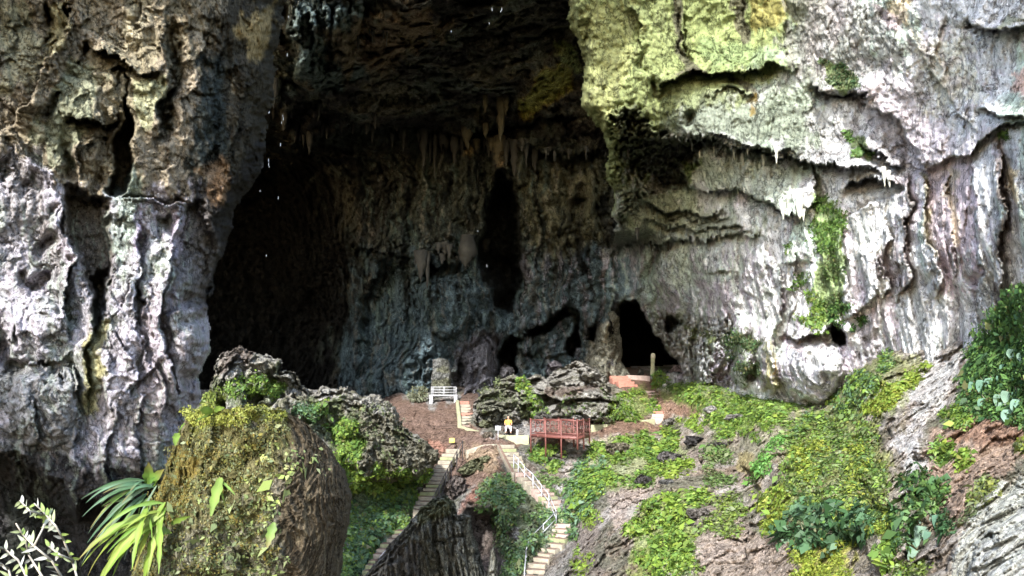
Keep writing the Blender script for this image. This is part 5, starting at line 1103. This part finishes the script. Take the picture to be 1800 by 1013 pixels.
cover('thick mixed plants on the bulging rock right of centre foreground', G, [
    ([(1380, 760), (1440, 720), (1510, 720), (1540, 770), (1560, 850), (1560, 930), (1500, 930), (1400, 900), (1375, 850)], 700, 24, 11, 6.5, DULL + MIDG + BRIGHT, -.25), ([(1395, 795), (1440, 780), (1450, 830), (1410, 850)], 110, 26, 10, 6, YEL),
    ([(1500, 780), (1520, 790), (1510, 870), (1490, 870)], 90, 26, 10, 5.5, YEL), ([(1400, 975), (1500, 950), (1490, 1020), (1400, 1030)], 330, 26, 10, 5, YEL), ([(1340, 870), (1385, 860), (1380, 920), (1340, 940)], 110, 22, 10, 6.5, BRIGHT + YEL),
    ([(1520, 920), (1575, 900), (1560, 925), (1520, 945)], 70, 24, 9, 6, YEL + BRIGHT), ([(1480, 870), (1550, 860), (1550, 900), (1490, 900)], 90, 24, 10, 6, YEL + DULL)])
cover('dark glossy leafed plants in a clump low on the right foreground slope', G, [([(1395, 905), (1440, 895), (1520, 900), (1530, 935), (1470, 960), (1400, 955), (1375, 935)], 170, 14, 14, 15, DEEP + [(.10, .17, .10)])])
cover('light green plants along the ridge where the slope meets the right wall', G, [
    ([(1430, 720), (1480, 680), (1530, 640), (1560, 600), (1565, 640), (1530, 690), (1470, 740), (1400, 760)], 330, 24, 9, 6, BRIGHT + MIDG + BLUE), ([(1540, 680), (1600, 640), (1625, 645), (1590, 690), (1540, 730), (1520, 720)], 180, 24, 9, 6, BRIGHT + YEL)])
cover('dense green ivy covering the top right end of the slope', G, [
    ([(1690, 700), (1700, 650), (1720, 600), (1745, 560), (1790, 510), (1850, 500), (1850, 740), (1720, 730)], 900, 24, 12, 8, MIDG + DEEP + [(.12, .24, .06)], -.5), ([(1660, 740), (1700, 700), (1710, 735), (1670, 755)], 90, 22, 10, 7, BRIGHT + MIDG), ([(1690, 760), (1790, 730), (1790, 740), (1700, 775)], 10, 10, 10, 7, DULL)])
cover('small clumps of yellow green plants scattered on the brown right hand slope', G, [
    ([(1655, 780), (1690, 775), (1680, 820), (1650, 820)], 60, 22, 11, 8, MIDG + BRIGHT), ([(1690, 800), (1700, 790), (1700, 815), (1685, 830)], 26, 22, 11, 8, BRIGHT), ([(1720, 855), (1755, 835), (1750, 860), (1715, 890)], 40, 20, 11, 8, YEL + DULL), ([(1785, 785), (1810, 780), (1805, 815), (1780, 815)], 26, 20, 10, 8, DULL + YEL), ([(1690, 905), (1710, 900), (1705, 920), (1690, 920)], 12, 20, 9, 8, DULL)])
R_ = RIGHT
cover('green moss and small ferns hanging in a strip down the right wall', R_, [
    ([(1425, 345), (1450, 350), (1480, 375), (1483, 400), (1470, 440), (1432, 440), (1432, 380)], 160, 20, 6, 4, MIDG + [(.16, .26, .05)]), ([(1440, 440), (1475, 440), (1475, 520), (1460, 560), (1440, 530)], 110, 18, 6, 4, DULL + MIDG),
    ([(1452, 108), (1482, 116), (1510, 155), (1488, 163), (1460, 140)], 130, 18, 6, 4, DULL + DEEP), ([(1495, 242), (1508, 250), (1532, 284), (1520, 288), (1497, 262)], 60, 18, 5, 4, MIDG), ([(1760, 230), (1770, 230), (1768, 242), (1758, 240)], 16, 16, 5, 4, MIDG)], name='wall_moss')
cover('green plants hanging above the dark hollow in the right wall', R_, [
    ([(1400, 540), (1425, 510), (1440, 535), (1455, 560), (1440, 580), (1405, 560)], 120, 20, 7, 4.5, MIDG + BRIGHT), ([(1462, 545), (1505, 535), (1515, 560), (1500, 580), (1475, 585), (1460, 565)], 120, 20, 8, 5.5, DEEP + MIDG), ([(1395, 505), (1415, 480), (1420, 500), (1405, 520)], 30, 16, 6, 4, MIDG),
    ([(1388, 430), (1400, 432), (1398, 446), (1390, 445)], 12, 16, 4, 4, MIDG)], name='wall_moss', hang=.8)
cover('dull green creeper on the lower wall beside the yellow brown streak', R_, [([(1282, 590), (1318, 578), (1335, 600), (1330, 655), (1300, 672), (1284, 640)], 260, 20, 6, 3.6, DULL + DEEP), ([(1205, 575), (1250, 590), (1262, 615), (1225, 612)], 60, 16, 5, 3.4, DULL)], name='wall_moss')
cover('moss and small leaves growing on the big rounded boulder', stump_s, [
    ([(330, 730), (500, 722), (500, 760), (470, 860), (480, 1040), (230, 1040), (260, 900), (300, 790)], 1150, 16, 8, 4.0, MOSSY + DULL, -.22), ([(330, 722), (500, 718), (500, 736), (340, 745)], 200, 22, 7, 4, [(.26, .28, .05), (.2, .22, .05)], -.6),
    ([(430, 780), (500, 770), (520, 850), (470, 900), (440, 860)], 34, 3, 9, 12, [(.24, .30, .08), (.3, .32, .14)]), ([(280, 880), (480, 880), (500, 1013), (260, 1013)], 230, 4, 14, 9, DULL + [(.20, .25, .08)]), ([(480, 740), (560, 800), (560, 860), (500, 830)], 14, 3, 9, 11, [(.26, .28, .14), (.2, .26, .08)])], name='moss', hang=.5)
cover('green plants on the jagged rock ridge above the boulder', ridge_s, [
    ([(405, 672), (440, 660), (485, 668), (490, 690), (455, 708), (415, 704)], 150, 20, 7, 4.8, MIDG + BRIGHT), ([(362, 690), (392, 685), (395, 712), (362, 715)], 60, 20, 7, 5, [(.20, .24, .05), (.14, .2, .05)]), ([(560, 720), (610, 735), (645, 790), (620, 805), (575, 760)], 220, 20, 8, 5, MIDG + BRIGHT), ([(505, 700), (560, 712), (570, 750), (530, 730)], 80, 18, 7, 4.6, MIDG + BLUE), ([(600, 800), (680, 832), (750, 822), (760, 838), (700, 850), (620, 868), (590, 840)], 300, 22, 8, 5, BRIGHT + BRIGHT + MIDG), ([(600, 700), (680, 715), (740, 780), (700, 820), (630, 760)], 90, 14, 6, 3.6, DULL)])
cover('small green plants growing among the tumbled rocks of the mound', heap_s, [([(905, 668), (925, 675), (950, 712), (965, 738), (935, 745), (915, 705)], 90, 18, 5, 4.2, MIDG + BRIGHT), ([(1080, 690), (1108, 712), (1108, 740), (1072, 735)], 70, 18, 5, 4, BRIGHT + MIDG), ([(842, 690), (880, 672), (895, 720), (850, 730)], 60, 14, 5, 3.4, DULL), ([(985, 700), (1060, 690), (1075, 735), (1000, 738)], 50, 14, 5, 3.6, DULL + MIDG)])

# ------------------------------------------------------------------ single plants
def blade(base, d, side, L, wd, droop=.3, col=(.2, .3, .05), nseg=7, wave=.0, fold=.15, tipc=None, shape='lance', ph=0.):
    """one leaf as a bent, folded strip with a midrib; returns verts, faces, colours"""
    base, d, side = [np.array(q, float) for q in (base, d, side)]; d /= np.linalg.norm(d); side -= (side @ d) * d; side /= np.linalg.norm(side); up = np.cross(side, d)
    V, F, C = [], [], []; p = base.copy(); cd = d.copy()
    for i in range(nseg + 1):
        x = i / nseg
        if shape == 'heart': w = wd * (1.0 if x < .12 else (1 - ((x - .12) / .88) ** 1.6)) * (.75 + .5 * math.sin(min(1, x * 3) * 1.57)) + .001
        else: w = wd * (math.sin(math.pi * min(1, x ** .75 * .94 + .05)) ** .8) + .001
        w *= 1 + wave * math.sin(x * 21 + ph)
        cu = np.cross(side, cd); V += [p + side * w / 2 + cu * w * fold, p, p - side * w / 2 + cu * w * fold * (1 + wave * math.cos(x * 17))]
        c = np.array(col) * (1 - .15 * math.sin(x * 9)); c = c if tipc is None else mix(c, np.array(tipc), max(0, x - .45) * 1.6)
        C += [c * .92, c * 1.15, c]
        if i < nseg:
            k = i * 3; F += [(k, k + 1, k + 4, k + 3), (k + 1, k + 2, k + 5, k + 4)]
            cd = cd - np.array([0, 0, 1]) * droop / nseg; cd /= np.linalg.norm(cd); p = p + cd * L / nseg
    return V, F, C
def leaf_part(name, items, parent):
    V, F, C = [], [], []
    for v, f, c in items:
        k = len(V); V += v; F += [tuple(i + k for i in q) for q in f]; C += c
    o = mesh_np(name, np.array(V), F, M_LEAF, np.clip(np.array(C), .005, .6), True)
    o.parent = parent; o.location = -parent.location; return o
def stem_part(items, parent, mat, name='stem'):
    acc = ([], [])
    for it in items: add(acc, *bar(*it))
    return mk(name, acc, mat, parent, True)
M_STEM = plain_mat('plant_stem', (.16, .15, .08), .8, 0, .2, 10, .002); M_TWIG = plain_mat('pale_twig', (.30, .27, .22), .8, 0, .2, 10, .002)

def fern(label, u, v, t, targets, wd, cols, name='fern', wave=.12, droop=.7, seed=0):
    """targets: leaf tips as pixels; leaves arch from the crown to each tip"""
    r_ = random.Random(seed); B = W(u, v, t); root = empty(name, B, label, 'fern')
    for (tu, tv, w_) in targets:
        tip = W(tu, tv, t - r_.uniform(.1, .5)); d = tip - B; L = np.linalg.norm(d) * 1.08; d = d / np.linalg.norm(d) + Z * droop * .45
        side = np.cross(d, Y * -1 + r_.uniform(-.5, .5) * X + Z * .4)
        c = cols[r_.randrange(len(cols))]
        leaf_part('leaf', [blade(B + np.array([r_.uniform(-.02, .3), 0, r_.uniform(-.16, .16)]) * min(1, len(targets) / 8), d + Z * droop * .5 * r_.random(), side + .5 * np.array([r_.uniform(-1, 1), r_.uniform(-1, 1), 0]), L * r_.uniform(.8, 1.05), wd * w_, droop * r_.uniform(.8, 1.9), c, 14, wave, .22, tipc=(.16, .12, .04) if r_.random() < .25 else None, ph=r_.uniform(0, 6))], root)
    return root
fern('drooping blue green strap fern at the left edge of the mossy boulder', 245, 862, 12.0, [(152, 985, 1), (140, 960, .8), (135, 930, .9), (150, 910, 1), (140, 895, .8), (165, 880, .9), (185, 925, .6), (160, 935, 1), (175, 955, .8), (190, 870, .8), (195, 900, .9), (205, 940, .7), (215, 960, .7), (180, 905, .8), (210, 890, .8), (165, 965, .7), (225, 985, .6), (148, 972, .6), (158, 948, .7), (172, 940, .6), (178, 970, .6), (192, 950, .6), (200, 925, .7), (186, 888, .7), (172, 890, .8), (205, 872, .6), (220, 905, .6), (230, 940, .5), (196, 985, .6), (160, 895, .6)],
     .08, [(.06, .12, .065), (.10, .15, .09), (.045, .09, .04), (.09, .16, .035)], seed=1)
fern('bright yellow green strap leaves below the drooping blue green fern', 262, 900, 11.4, [(128, 995, 1.0), (146, 1030, 1.2), (172, 1030, .9), (138, 975, .6), (150, 1000, .7), (186, 965, .5), (200, 950, .5), (190, 1030, 1.0), (200, 1040, .9), (225, 1030, .9), (240, 1030, .8), (246, 965, .7), (215, 985, .8), (160, 1000, .8), (182, 1000, .8), (205, 1005, .7), (232, 1000, .6), (255, 1010, .7), (265, 985, .6)], .12, [(.13, .20, .025), (.10, .18, .028), (.16, .21, .035)], seed=2, droop=.9, wave=.28)
fern('two upright bright green leaves above the drooping blue green fern', 252, 850, 12.2, [(250, 812, 1.1), (280, 822, 1.2), (262, 836, .6)], .16, [(.09, .18, .035), (.10, .18, .03)], seed=3, droop=-.1)
for i, (lab, u, v, tips) in enumerate([('long pale yellow green leaf standing out from the middle of the mossy boulder', 385, 842, [(366, 918, 1.3), (412, 870, .35), (400, 905, .3)]), ('short wavy yellow green leaf low on the mossy boulder beside the bare brown part', 480, 917, [(468, 962, 1.2)]),
                                       ('pair of broad bright green leaves at the top left edge of the mossy boulder', 368, 724, [(346, 722, 1.0), (332, 735, .8), (385, 716, .7)]), ('small bright green leaves at the left edge of the boulder above the ferns', 312, 760, [(308, 785, .8), (322, 745, .6)]),
                                       ('narrow yellow green leaf pointing right on the lower left of the boulder', 300, 920, [(330, 905, .6)]), ('oval bright green leaf on a thin stalk beside the lowest ferns', 275, 935, [(303, 940, 1.0)]), ('single hanging oval leaf in front of the lowest ferns', 250, 935, [(243, 975, 1.3)])]):
    fern(lab, u, v, 10.95 if i < 2 else 11.6, tips, .11 if i < 2 else .13, [(.12, .18, .03), (.10, .16, .03)], name='broad_leaf_plant', seed=20 + i, droop=.1, wave=.18)

# twiggy shrub, bottom left corner
def twig_shrub(label, paths, t, seed, leafL=.125):
    r_ = random.Random(seed); B = W(*paths[0][0], t); root = empty('twiggy_shrub', B, label, 'shrub'); k = 0
    for path in paths:
        P = [W(u, v, t + .25 * math.sin(i * 1.7 + k)) for i, (u, v) in enumerate(path)]; k += 1
        acc = ([], [])
        for i, (a, c) in enumerate(zip(P[:-1], P[1:])): add(acc, *bar(a, c, .014 * (1 - .5 * i / len(P)), 5, .012 * (1 - .5 * (i + 1) / len(P))))
        mk('branch', acc, M_TWIG, root, True)
        for a, c in zip(P[:-1], P[1:]):
            d = (c - a); n = max(2, int(np.linalg.norm(d) / .06)); d = d / np.linalg.norm(d)
            for j in range(n):
                if r_.random() < .25: continue
                p = a + (c - a) * (j + .5) / n; an = r_.uniform(-1.3, 1.3) + (math.pi / 2 if j % 2 else -math.pi / 2); sd = np.cross(d, -Y); sd /= np.linalg.norm(sd)
                q = d * (.6 + .5 * r_.random()) + sd * (1 if j % 2 else -1) * r_.uniform(.4, 1.2) + Y * r_.uniform(-.5, .3); col = [(.28, .30, .24), (.22, .26, .14), (.16, .22, .06), (.34, .34, .31)][r_.randrange(4)]
                items_ = blade(p, q, np.cross(q, -Y + .6 * np.array([r_.uniform(-1, 1), 0, r_.uniform(-1, 1)])), leafL * r_.uniform(.7, 1.25), (.036), .25, col, 5, 0, .12)
                leaf_part('leaf', [items_], root)
    return root
twig_shrub('thin twiggy shrub with small narrow whitish leaves in the bottom left corner', [
    [(140, 1030), (128, 990), (112, 950), (98, 925), (76, 900), (60, 885)], [(100, 930), (75, 905), (52, 898), (35, 880)], [(118, 1030), (90, 985), (60, 960), (40, 940), (28, 920)], [(128, 985), (105, 975), (85, 960)], [(60, 960), (75, 930), (85, 905)], [(50, 1020), (32, 985), (8, 965), (-20, 962)],
    [(75, 1015), (50, 975), (45, 950)], [(25, 1040), (15, 1000), (-10, 985)]], 8.0, 5)

def big_leaf_plant(label, leaves, seed, cols=((.12, .22, .155), (.16, .25, .18), (.09, .18, .12)), tipc=(.28, .23, .19)):
    r_ = random.Random(seed); u0, v0 = leaves[0][:2]; B = gp(u0, v0) ; root = empty('hanging_leaf_plant', B, label, 'plant')
    for (u, v, L, wpx) in leaves:
        t = gt(u, v) - .35; p = W(u, v, t); s_ = t / FPX; d = np.array([r_.uniform(-.2, .2), -.25, -1.])
        leaf_part('leaf', [blade(p, d, X + Y * r_.uniform(-.4, .4), L * s_, wpx * s_, .1, cols[r_.randrange(3)], 9, .03, .10, tipc if r_.random() < .7 else None, 'heart')], root)
        stem_part([(p, W(u + r_.uniform(-6, 6), v - 8, t + .45), .012)], root, M_STEM)
    return root
big_leaf_plant('group of large pale blue green hanging leaves at the left edge of the ivy', [(1712, 672, 42, 20), (1727, 668, 46, 24), (1742, 664, 46, 26), (1730, 700, 42, 26)], 1)
big_leaf_plant('group of large pale blue green hanging leaves below the middle of the ivy', [(1759, 660, 46, 24), (1757, 694, 40, 22), (1770, 688, 36, 20), (1766, 706, 42, 26), (1775, 720, 40, 26), (1787, 688, 36, 20), (1791, 702, 46, 26)], 2)
big_leaf_plant('few large green leaves high in the ivy at the right edge', [(1784, 614, 32, 26), (1798, 620, 30, 22), (1765, 640, 24, 18)], 3)
big_leaf_plant('tall hanging plant with very long pale leaves on the lower right slope', [(1638, 890, 78, 34), (1624, 888, 46, 26), (1620, 925, 70, 26), (1634, 935, 56, 24), (1610, 968, 52, 30), (1626, 826, 44, 18), (1600, 948, 34, 26), (1645, 905, 50, 20)], 4)
cover('dark green leafy plants around the long pale hanging leaves', G, [([(1595, 845), (1625, 835), (1650, 850), (1650, 895), (1610, 900), (1590, 885)], 150, 12, 12, 12, DEEP + MIDG), ([(1572, 905), (1610, 905), (1615, 945), (1590, 965), (1572, 940)], 110, 12, 12, 12, MIDG + DEEP + [(.16, .26, .12)]), ([(1655, 900), (1672, 905), (1670, 935), (1655, 930)], 40, 12, 9, 9, DEEP),
    ([(1552, 965), (1585, 960), (1590, 985), (1560, 990)], 40, 14, 9, 13, BRIGHT + MIDG), ([(1590, 975), (1630, 1000), (1600, 1020), (1560, 1013)], 60, 14, 10, 8, DULL + BRIGHT)])

def bush(label, u, v, t, w, h, n, lp, cols, seed, name='bush'):
    r = np.random.default_rng(seed); B = W(u, v, t); s_ = t / FPX; root = empty(name, B, label, 'bush')
    q = r.normal(size=(n, 3)); q /= np.linalg.norm(q, axis=1)[:, None]; rad = r.random(n)[:, None] ** .4; lump = (1 + .3 * pn(q * 2.2 + seed))[:, None]
    P = B + q * rad * lump * np.array([w / 2, w / 2.4, h / 2]) * s_ + Z * h / 2 * s_; P[:, 2] = np.maximum(P[:, 2], B[2])
    V, F, C = leaf_quads(P, q, np.full(n, lp * s_), .5, cols, .1, .5, seed)
    o = mesh_np('foliage', V, F, M_LEAF, np.clip(C, .01, .6), False); o.parent = root; o.location = -root.location
    stem_part([(B - Z * .2, B + Z * h * .45 * s_, .05), (B + Z * h * .15 * s_, B + np.array([w * .25, 0, h * .6]) * s_, .03), (B + Z * h * .15 * s_, B + np.array([-w * .25, 0, h * .55]) * s_, .03)], root, M_STEM)
    return root
bush('small pale grey green bush left of the white railed stand', 735, 706, 66, 32, 26, 900, 4, [(.20, .21, .13), (.15, .17, .10), (.26, .27, .19)], 1)
bush('small bright green bush on top of the rock mound', 918, 686, 61, 22, 22, 420, 4.5, BRIGHT + MIDG, 2)
bush('round bright green bush at the foot of the stone pillar', 1160, 676, 67.5, 24, 22, 520, 4.5, BRIGHT + MIDG, 3)
bush('green bush above the dark hollow where the right slope begins', 1420, 705, 44.5, 40, 14, 420, 5, MIDG, 4)

# ------------------------------------------------------------------ stalactites along the ledges and the ceiling edge
def stalactite(S, parent, u, v, Lpx, wpx, mat, dt=-.3, seed=0):
    r_ = random.Random(seed); t = float(S.at(u, v)) + dt; s_ = t / FPX; p = W(u, v, t); L = Lpx * s_; w = wpx * s_ / 2; rings = []
    for k in range(8):
        x = k / 7; rr = w * .8 * (1 - x) ** (.5 + .5 * (seed % 3) / 2) * (1 + r_.uniform(-.3, .3)) + .01
        c = p + Z * .35 * w * 4 * (1 - x) * (k == 0) - Z * L * x + X * r_.uniform(-.12, .12) * w
        rings.append([c + np.array([rr * math.cos(a) * (1 + r_.uniform(-.2, .2)), rr * math.sin(a), 0]) for a in np.linspace(0, 6.283, 9, endpoint=False)])
    acc = ([], []); add(acc, *loft(rings)); o = mk('stalactite', acc, mat, None, True); o.parent = parent; return o
M_STL = plain_mat('pale_stalactite', (.50, .50, .42), .85, 0, .4, 2.5, .06); M_STD = plain_mat('dark_stalactite', (.035, .033, .027), .85, 0, .5, 1.2, .1); M_STO = plain_mat('ochre_stalactite', (.09, .078, .045), .85, 0, .5, 1.2, .1)
for i, (u, v, L, w) in enumerate([(1131, 250, 14, 3.5), (1162, 252, 18, 4), (1178, 254, 18, 4), (1192, 256, 12, 3), (1216, 250, 16, 4), (1255, 262, 10, 5), (1290, 262, 20, 7), (1306, 275, 22, 8), (1314, 262, 12, 5), (1342, 278, 16, 9), (1364, 262, 28, 8), (1230, 268, 12, 4), (1143, 278, 14, 5), (1104, 262, 16, 6),
                                  (1255, 336, 20, 2.5), (1297, 334, 8, 4), (1308, 332, 8, 4), (1376, 368, 20, 9), (1404, 345, 42, 18), (1412, 372, 18, 6), (1145, 428, 14, 7), (1174, 430, 12, 7), (1200, 424, 8, 5), (1222, 424, 9, 5), (1264, 418, 8, 5), (1120, 408, 14, 10), (1553, 300, 30, 9), (1562, 305, 26, 7)]):
    stalactite(RIGHT, right_o, u, v, L, w, M_STL if u > 1200 else M_STD, -.5, i)
for i, (u, v, L, w) in enumerate([(880, 180, 72, 15), (822, 232, 50, 17), (878, 262, 34, 20), (905, 265, 70, 18), (925, 255, 60, 12), (780, 238, 40, 14), (745, 240, 60, 12), (710, 235, 50, 10), (705, 225, 34, 8), (655, 225, 36, 8), (645, 222, 24, 6), (660, 205, 30, 5), (690, 240, 24, 5), (765, 245, 100, 8), (800, 250, 60, 12), (840, 260, 60, 14),
                                  (960, 265, 22, 5), (975, 270, 18, 4), (1000, 268, 20, 5), (1030, 262, 24, 5), (940, 262, 40, 10), (860, 250, 44, 10), (680, 60, 22, 5), (630, 70, 18, 5), (655, 58, 20, 5), (740, 460, 46, 16), (752, 450, 60, 10), (820, 440, 34, 26), (790, 440, 26, 14), (560, 190, 30, 10), (545, 240, 40, 12), (575, 225, 36, 9), (500, 200, 50, 12), (520, 215, 44, 11), (483, 150, 50, 12), (600, 215, 22, 6), (620, 222, 20, 6)]):
    mt_ = M_STO if i in (0, 1, 2) else M_STD; q_ = random.Random(i)
    stalactite(BACK, back_o, u, v, L * q_.uniform(.6, 1.1), w * q_.uniform(.9, 1.7), mt_, -1.2, 100 + i)
    if q_.random() < .75: stalactite(BACK, back_o, u + q_.uniform(.5, 1.1) * w * q_.choice((-1, 1)), v - 3, L * q_.uniform(.25, .6), w * q_.uniform(.7, 1.2), mt_, -1.0, 200 + i)
    if q_.random() < .5: stalactite(BACK, back_o, u + q_.uniform(1.2, 2.5) * w * q_.choice((-1, 1)), v - 5, L * q_.uniform(.2, .5), w * .8, mt_, -1.0, 300 + i)

# ------------------------------------------------------------------ falling drops of water in front of the dark cave
M_WATER, n_, l2_, b_ = new_mat('water_drops'); b_.inputs['Base Color'].default_value = (.5, .55, .6, 1); b_.inputs['Roughness'].default_value = .08
acc = ([], []); r_ = random.Random(9)
for (u, v) in [(507, 32), (505, 100), (474, 150), (497, 205), (498, 212), (495, 218), (473, 200), (463, 263), (464, 270), (493, 258), (472, 285), (472, 292), (457, 338), (489, 351), (473, 295), (793, 57), (865, 20), (882, 20), (840, 408), (856, 470), (468, 452), (880, 22), (860, 43)]:
    t = 30 + r_.uniform(-2, 2); s_ = t / FPX; p = W(u, v, t); L = r_.uniform(3, 8) * s_; r0 = .26 * s_
    add(acc, *loft([[p + np.array([rr * math.cos(a), rr * math.sin(a), z * L]) for a in np.linspace(0, 6.283, 6, endpoint=False)] for z, rr in ((0, r0 * .4), (.25, r0), (.7, r0 * .6), (1, r0 * .15))]))
tag(mk('water_drops', acc, M_WATER, None, True), 'small bright drops of water falling in front of the dark cave', 'water drops', None, 'stuff')
